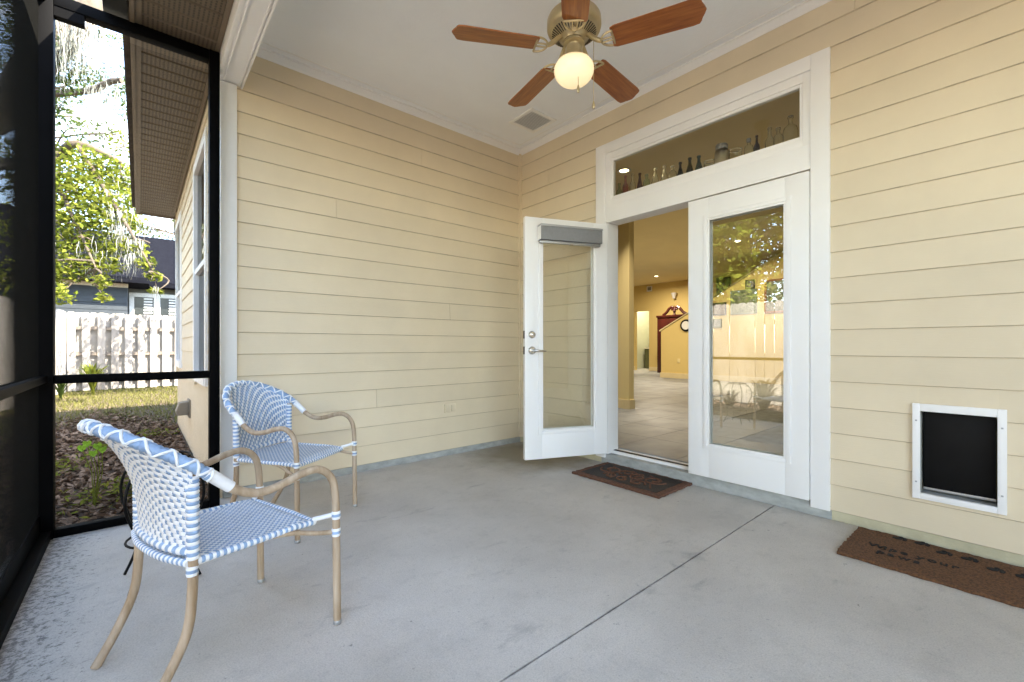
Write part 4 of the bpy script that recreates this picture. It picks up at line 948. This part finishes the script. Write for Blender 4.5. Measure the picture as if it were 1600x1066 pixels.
# ---- fences (shadowbox pickets)
def fence(name, P0, P1, label, pitch, wid, both=True, front=-1, h=1.92):
    P0, P1 = Vector((*P0, GZ)), Vector((*P1, GZ)); d = (P1-P0); L = d.length; d.normalize(); ang = math.atan2(d.y, d.x)
    t = empty(name, P0, ang); tag(t, label, 'fence', 'bleached wooden fences round the yard')
    bm = bmesh.new(); w = wid/2
    addprism(bm, [(-w, .04), (w, .04), (w, h-.035), (w-.03, h), (-w+.03, h), (-w, h-.035)], lambda p, s: Vector((p[0], (-.009, .009)[s], p[1]))); pm = newmesh('picket', bm, M['picket'])
    k = 0; x = w
    while x < L:
        o = link('picket', pm, t, (x, front*.028, random.uniform(-.012, .012))); o.rotation_euler = (0, R_(random.uniform(-.5, .5)), 0)
        if both: link('picket', pm, t, (x+pitch/2, -front*.062, random.uniform(-.012, .012)))
        x += pitch
    for z in (.22, .88, 1.50): box('rail', (0, -.018, z), (L, .018, z+.085), M['rail'], t)
    n = max(2, int(L/2.4)+1)
    for k in range(n):
        xx = L*k/(n-1); box('post', (xx-.045, -front*.04, 0), (xx+.045, -front*.04-front*.09, h-.1), M['rail'], t)
    return t
fence('shadowbox_fence', (-4.42, 11.1), (1.5, 11.75), 'sunlit bleached shadowbox fence across the back of the side yard', .252, .142)
fence('picket_fence', (-4.47, 11.0), (-5.55, 1.0), 'long bleached fence running along the left side of the yard', .152, .146, False, 1)
fence('picket_fence', (-5.56, .9), (-6.1, -7.5), 'bleached fence section beside the porch, mirrored in the door glass', .152, .146, False, 1)
# ---- strappy plant at the back fence
def strappy(name, loc, n, h, label, m, w=.03):
    t = empty(name, loc); tag(t, label, 'plant')
    V, Fc = [], []
    for k in range(n):
        a = random.uniform(0, 2*math.pi); r = random.uniform(.1, .55)*h*.8; hh = h*random.uniform(.6, 1.0); pr = None
        c, s = math.cos(a), math.sin(a)
        for q in range(7):
            f = q/6; x = r*f**1.4; z = hh*(1.55*f-.75*f*f)/.9; ww = w*(1-.85*abs(f-.35)/.65)*.5
            i = len(V); V += [(c*x-s*ww, s*x+c*ww, z), (c*x+s*ww, s*x-c*ww, z)]
            if pr is not None: Fc.append((pr, pr+1, i+1, i))
            pr = i
    o = pydata('foliage', V, Fc, m, t); o['kind'] = 'stuff'; return t
strappy('strappy_plant', (-3.92, 9.9, GZ), 70, .85, 'green strappy plant in front of the back fence', M['leaf'], .06)
strappy('strappy_plant', (-4.35, 9.2, GZ), 40, .6, 'smaller strappy clump in the fence corner', M['leafd'], .05)
# ---- things beside the screen that the closed door mirrors
for k, (x, y, h) in enumerate(((-3.95, -.55, .48), (-3.9, -.2, .5), (-3.92, .2, .52), (-4.0, .62, .6), (-4.05, -1.0, .7))):
    strappy('burgundy_plant', (x, y, GZ), 70 if k < 4 else 46, h, ['burgundy strap plant nearest the slab', 'burgundy plant second along the screen', 'burgundy plant in mid row by the screen', 'bushiest burgundy plant by the screen', 'tall broad leaved burgundy plant at the end of the row'][k], M['redleaf'], .03 if k < 4 else .07)

# ---- neighbour house
NH = empty('neighbour_house', (-4, 16, GZ)); tag(NH, 'blue grey neighbour house with dark roof behind the fence', 'house')
def nb(name, lo, hi, m, parent=None, bev=0):
    o = box(name, (lo[0]+4, lo[1]-16, lo[2]-GZ), (hi[0]+4, hi[1]-16, hi[2]-GZ), M[m], NH, bev)
    if parent: o.parent = parent
    return o
y1, y2 = 15.6, 17.0
xr = on(1, y1, 199, 500).x; ez = on(1, y1, 150, 440).z
nb('wall', (-12, y1, GZ), (xr, y1+6, ez), 'nsiding'); nb('wall', (xr, y2, GZ), (7, y2+5, ez+.05), 'nsidingd')
pm = None
for k in range(14):
    z = ez-.22*(k+1)
    nb('siding_board', (-12, y1-.02, z), (xr, y1-.001, z+.205), 'nsiding')
nb('frieze_board', (-12, y1-.04, ez-.14), (xr+.02, y1-.021, ez-.002), 'ntrim')
def hip(name, x0, x1, ya, yb, z, rise, hip0, hip1):
    ym = (ya+yb)/2; V = [(x0, ya, z), (x1, ya, z), (x1, yb, z), (x0, yb, z), (x0+hip0, ym, z+rise), (x1-hip1, ym, z+rise)]
    V += [(x0, ya, z-.18), (x1, ya, z-.18), (x1, yb, z-.18), (x0, yb, z-.18)]
    bm = bmesh.new(); vs = [bm.verts.new((p[0]+4, p[1]-16, p[2]-GZ)) for p in V]
    for q in ((0, 1, 5, 4), (1, 2, 5), (2, 3, 4, 5), (3, 0, 4), (6, 7, 1, 0), (7, 8, 2, 1), (8, 9, 3, 2), (9, 6, 0, 3), (9, 8, 7, 6)): bm.faces.new([vs[i] for i in q])
    return obj(name, bm, M['shingle'], NH)
hip('roof', -13, xr+.55, y1-.55, y1+7, ez+.17, 2.6, 3, 3.6); hip('roof', xr-3, 8, y2-.55, y2+7, ez+.22, 2.3, .5, 3)
for a, b, lab in (((205, 460), (277, 500), 0),):
    p, q = on(1, y2, *a), on(1, y2, *b)
    wx0, wx1, wz1 = p.x, q.x+.6, p.z; wz0 = wz1-1.3
    win = nb('window', (wx0+.06, y2-.03, wz0), (wx1-.06, y2-.005, wz1-.06), 'wglass_dark')
    for lo, hi in (((wx0-.05, y2-.07, wz0), (wx0+.08, y2-.031, wz1+.06)), ((wx0+.08, y2-.07, wz1-.08), (wx1, y2-.031, wz1+.06)), ((wx0+.62, y2-.06, wz0), (wx0+.80, y2-.031, wz1-.08)), ((wx0+1.32, y2-.06, wz0), (wx0+1.48, y2-.031, wz1-.08))): nb('frame', lo, hi, 'shutter', win)
    for x0 in (wx0+.34, wx0+1.05):
        for k in range(9):
            z = wz1-.17-k*.10; nb('shutter_slat', (x0, y2-.055, z), (x0+.24, y2-.033, z+.055), 'shutter', win)
lp = on(1, y2-.12, 183, 484)
wl = empty('wall_lantern', lp); tag(wl, 'dark wall lantern on the neighbour house beside its window', 'lantern')
box('back_plate', (-.06, .06, -.1), (.06, .118, .12), M['dark'], wl); lathe('lamp_shade', [(.03, .10), (.13, .02), (.13, -.03), (.10, -.16), (0, -.16)], M['dark'], wl, seg=10)

# ---- trees
def leaves_arr(centers, radii, counts, size):
    P = []
    for c, r, n in zip(centers, radii, counts):
        v = rng.normal(0, 1, (n, 3)); v /= np.linalg.norm(v, axis=1)[:, None]; q = rng.uniform(0, 1, n)**(1/2.2)
        P.append(np.asarray(c)+v*q[:, None]*np.asarray(r))
    P = np.concatenate(P); n = len(P)
    nn = rng.normal(0, 1, (n, 3)); nn[:, 2] = np.abs(nn[:, 2])+.4; nn /= np.linalg.norm(nn, axis=1)[:, None]
    d = rng.normal(0, 1, (n, 3)); d -= nn*(d*nn).sum(1)[:, None]; d /= np.linalg.norm(d, axis=1)[:, None]; e = np.cross(nn, d); s = rng.uniform(size[0], size[1], n)[:, None]
    V = np.stack([P-d*s, P-d*s*.1+e*s*.5+nn*s*.1, P+d*s, P-d*s*.1-e*s*.5+nn*s*.1], 1).reshape(-1, 3)
    return V, np.arange(4*n).reshape(n, 4)
def moss_arr(anchors, n, length, spread, w):
    V, Fc = [], []
    for a in anchors:
        a = np.asarray(a, float)
        for _ in range(n):
            p = a+rng.normal(0, 1, 3)*spread*np.array([1, 1, .25]); L = random.uniform(.35, 1)*length; an = random.uniform(0, 6.28); c, s = math.cos(an), math.sin(an); pr = None; dx = dy = 0
            for q in range(6):
                f = q/5; dx += random.gauss(0, .012*L*3); dy += random.gauss(0, .012*L*3); ww = w*(1-.8*f)*random.uniform(.6, 1.3)
                i = len(V); V += [(p[0]+dx-c*ww, p[1]+dy-s*ww, p[2]-L*f), (p[0]+dx+c*ww, p[1]+dy+s*ww, p[2]-L*f)]
                if pr is not None: Fc.append((pr, pr+1, i+1, i))
                pr = i
    return V, Fc
def tree(name, label, base, trunk, r0, clumps, leafm, lsize, moss=None, group='trees around the yard', twig=.022, extra=None):
    """trunk: polyline (world); clumps: (center, radius, count) world"""
    t = empty(name, base); tag(t, label, 'tree', group); b = Vector(base)
    path = spline([Vector(p)-b for p in trunk], 5); n = len(path)
    tube('trunk', path, [r0*(1-.72*k/(n-1)) for k in range(n)], M['bark'], t, 10)
    bm = bmesh.new()
    for ex in (extra or []):
        q = spline([Vector(p)-b for p in ex[0]], 5); addtube(bm, q, [ex[1]*(1-ex[2]*k/(len(q)-1))*random.uniform(.88, 1.12) for k in range(len(q))], 8)
        path = path+q
    for c, r, k in clumps:
        c = Vector(c)-b; s = min(path[len(path)//4:], key=lambda p: (p-c).length+max(0, (c.z-p.z))*.0)
        m = s.lerp(c, .5)+Vector((random.gauss(0, .12), random.gauss(0, .12), .12*(c-s).length))
        tw = spline([s, m, c], 4); addtube(bm, tw, [twig*(1-.7*k/(len(tw)-1)) for k in range(len(tw))], 5)
        rr = np.mean(r)
        for _ in range(4):
            e = c+Vector(rng.normal(0, .55, 3))*rr; addtube(bm, [c, c.lerp(e, .5)+Vector((0, 0, .06*rr)), e], [twig*.35, twig*.28, twig*.12], 4)
    if len(bm.verts): obj('branches', bm, M['bark'], t, True)
    V, Fc = leaves_arr([Vector(c)-b for c, r, k in clumps], [r for c, r, k in clumps], [k for c, r, k in clumps], lsize)
    o = pydata('crown', V, Fc, leafm, t); o['kind'] = 'stuff'
    if moss:
        V, Fc = [], []
        for anchors, n, L, sp, w in moss:
            v, f = moss_arr([Vector(a)-b for a in anchors], n, L, sp, w); k = len(V); V += v; Fc += [tuple(i+k for i in q) for q in f]
        o = pydata('moss', V, Fc, M['moss'], t); o['kind'] = 'stuff'
    return t
def C(u, v, d, r, n): return (tuple(at(u, v, d)), r, n)
# overhanging oak: big limb across the top left, broken bough
A = at
tree('live_oak', 'mossy live oak whose thick limb crosses the top left', (-8.4, 5.2, GZ), [(-8.4, 5.2, GZ-.2), (-8.2, 5.3, 2.2), A(-60, 200, 7.2), A(70, 85, 7.2), A(150, 5, 7.4), A(240, -90, 7.8)], .42,
     [C(110, 110, 7.4, (.35, .35, .25), 170), C(100, 130, 8, (.3, .3, .2), 120), C(60, 60, 7, (.5, .5, .4), 300), C(130, 40, 7.6, (.4, .4, .2), 200), C(0, 0, 7.5, (1, 1, .7), 600), C(100, -60, 8, (1, 1, .6), 500), C(220, -100, 8.3, (1, 1, .7), 500), C(330, -160, 8.5, (1.2, 1.2, .7), 600), C(92, 170, 8.3, (.25, .3, .3), 110)],
     M['leafd'], (.03, .06), [([A(110, 60, 7.1), A(125, 45, 7.2), A(140, 38, 7.3), A(100, 70, 7.1)], 70, .75, .16, .006), ([A(165, 20, 7.6)], 30, .45, .12, .006), ([A(108, 20, 6.8)], 60, .5, .16, .008)],
     extra=[([A(-20, 160, 8.8), A(60, 148, 9), A(120, 144, 9), A(150, 139, 9), A(172, 128, 9), A(190, 126, 9)], .085, .35)])
o_moss = [([A(150, 142, 9), A(160, 140, 9), A(170, 142, 9)], 26, .75, .10, .007)]
# lime-leaved tree sweeping over the fence
cl = []
for (u, v, d, r, n) in ((108, 250, 8.6, .42, 420), (140, 262, 8.4, .45, 520), (170, 270, 8.7, .40, 420), (120, 300, 8.2, .45, 560), (160, 310, 8.3, .45, 560), (198, 300, 9.0, .32, 260), (100, 340, 8.2, .42, 480), (140, 350, 8.1, .45, 560), (180, 345, 8.4, .38, 380), (205, 345, 8.6, .28, 220),
        (110, 385, 8.0, .38, 380), (150, 388, 8.2, .36, 330), (190, 385, 8.3, .28, 220), (215, 388, 8.3, .2, 130), (95, 425, 7.8, .30, 260), (128, 420, 8.0, .28, 200), (228, 412, 8.2, .16, 90), (240, 430, 8.2, .13, 70), (245, 455, 8.2, .11, 50), (158, 440, 7.9, .17, 90), (163, 465, 7.9, .12, 50), (150, 415, 8, .2, 110), (178, 415, 8.1, .18, 90),
        (92, 460, 7.6, .22, 150), (90, 290, 8.2, .4, 330), (196, 230, 9.5, .35, 150), (60, 360, 7.8, .6, 600), (40, 280, 8, .6, 600), (30, 430, 7.5, .5, 400)):
    cl.append(C(u, v, d, (r*1.12, r*1.12, r*.85), int(n*.8)))
tree('leafy_tree', 'bright lime leaved tree sweeping down over the back fence', (-6.6, 6.6, GZ), [(-6.6, 6.6, GZ-.2), (-6.4, 6.7, 1.6), (-5.9, 6.6, 3.2), A(70, 250, 8.3), A(120, 225, 8.5), A(190, 255, 8.9)], .17, cl, M['leaf'], (.024, .075),
     [([A(190, 355, 8.2), A(182, 330, 8.2), A(212, 375, 8.2), A(172, 300, 8.4)], 32, .75, .07, .008), ([A(140, 405, 8), A(205, 400, 8.1)], 24, .4, .05, .006), ([A(200, 262, 9.3), A(208, 275, 9.3)], 60, .6, .22, .008), ([A(243, 448, 8.1)], 12, .45, .03, .004), ([A(120, 300, 8.5), A(165, 320, 8.6), A(110, 340, 8.3), A(100, 260, 8.4), A(205, 330, 8.4), A(215, 300, 9), A(130, 380, 8), A(178, 395, 8.1)], 26, .55, .2, .006), ([A(150, 142, 9), A(160, 139, 9), A(170, 133, 9)], 24, .8, .09, .006)],
     extra=[([A(70, 250, 8.3), A(110, 330, 8.0), A(150, 420, 7.9)], .05, .7), ([A(120, 225, 8.5), A(185, 330, 8.3), A(240, 425, 8.2)], .05, .7)])
cs = []
for _ in range(16):
    a = random.uniform(0, 6.28); q = random.uniform(.1, 1.0)
    cs.append(((-1.75+q*math.cos(a), 8.35+q*.9*math.sin(a), random.uniform(3.0, 5.2)), (.4, .4, .3), 90))
tree('leafy_tree', 'small tree behind the house corner dappling the back fence', (-1.3, 8.3, GZ), [(-1.3, 8.3, GZ-.2), (-1.4, 8.3, 1.8), (-1.7, 8.35, 3.4), (-1.6, 8.3, 4.8)], .10, cs, M['leafd'], (.04, .08), [([c[0] for c in cs[:8]], 16, .7, .2, .008)])
# background trees behind the neighbour
for k, (x, y, h, r, lab) in enumerate(((-12, 27, 17, 4.2, 'tall pale tree far left behind the neighbour house'), (-6.5, 28, 19, 4.4, 'tallest hazy tree behind the dark neighbour roof'), (-1.5, 27, 15, 3.8, 'pale tree to the right behind the neighbour roof'), (4, 30, 14, 3.6, 'far tree hidden mostly by the house corner'))):
    cs = []
    for _ in range(44):
        a = random.uniform(0, 6.28); q = random.uniform(.1, 1)**.6*r; zz = random.uniform(.42, 1.0)*h
        cs.append(((x+q*math.cos(a)*(1.15-.6*abs(zz/h-.65)), y+q*math.sin(a), zz), (.9, .9, .7), 130))
    tree('background_tree', lab, (x, y, GZ), [(x, y, GZ-.2), (x+.2, y, h*.3), (x-.1, y+.1, h*.6), (x+.2, y, h*.88)], .28, cs, M['leafp'], (.06, .13), [([c[0] for c in cs[:12]], 14, 1.1, .35, .012)], 'trees behind the neighbour house', .05)
# trees beyond the side fence (seen through the screen and in the door glass)
for k, (x, y, h, r, lab) in enumerate(((-9.5, 2.4, 8.5, 2.5, 'leafy tree beyond the side fence nearest the porch corner'), (-10, -2.5, 9, 2.7, 'leafy tree beyond the side fence opposite the doors'), (-11.5, 8.5, 9.5, 3.0, 'leafy tree beyond the side fence farthest from the porch'), (-10.5, -7.5, 8, 2.6, 'leafy tree beyond the side fence behind the camera'), (-8.6, .9, 7.5, 2.2, 'dense tree just beyond the fence, mirrored in the closed door'), (-14, 1.5, 12, 3.6, 'tall far tree beyond the side fence, mirrored high in the door'))):
    cs = []
    for _ in range(30 if k != 4 else 60):
        a = random.uniform(0, 6.28); q = random.uniform(.1, 1)**.6*r; zz = random.uniform(.26 if k != 4 else .17, 1.0)*h
        cs.append(((x+q*math.cos(a), y+q*math.sin(a), zz), (.8, .8, .6), 330))
    tree('leafy_tree', lab, (x, y, GZ), [(x, y, GZ-.2), (x+.2, y, h*.3), (x-.1, y+.1, h*.6), (x+.2, y, h*.9)], .24 if k != 4 else .09, cs, M['leafd'] if k not in (1, 4) else M['leaf'], (.05, .11), None, 'trees beyond the side fence', .045)
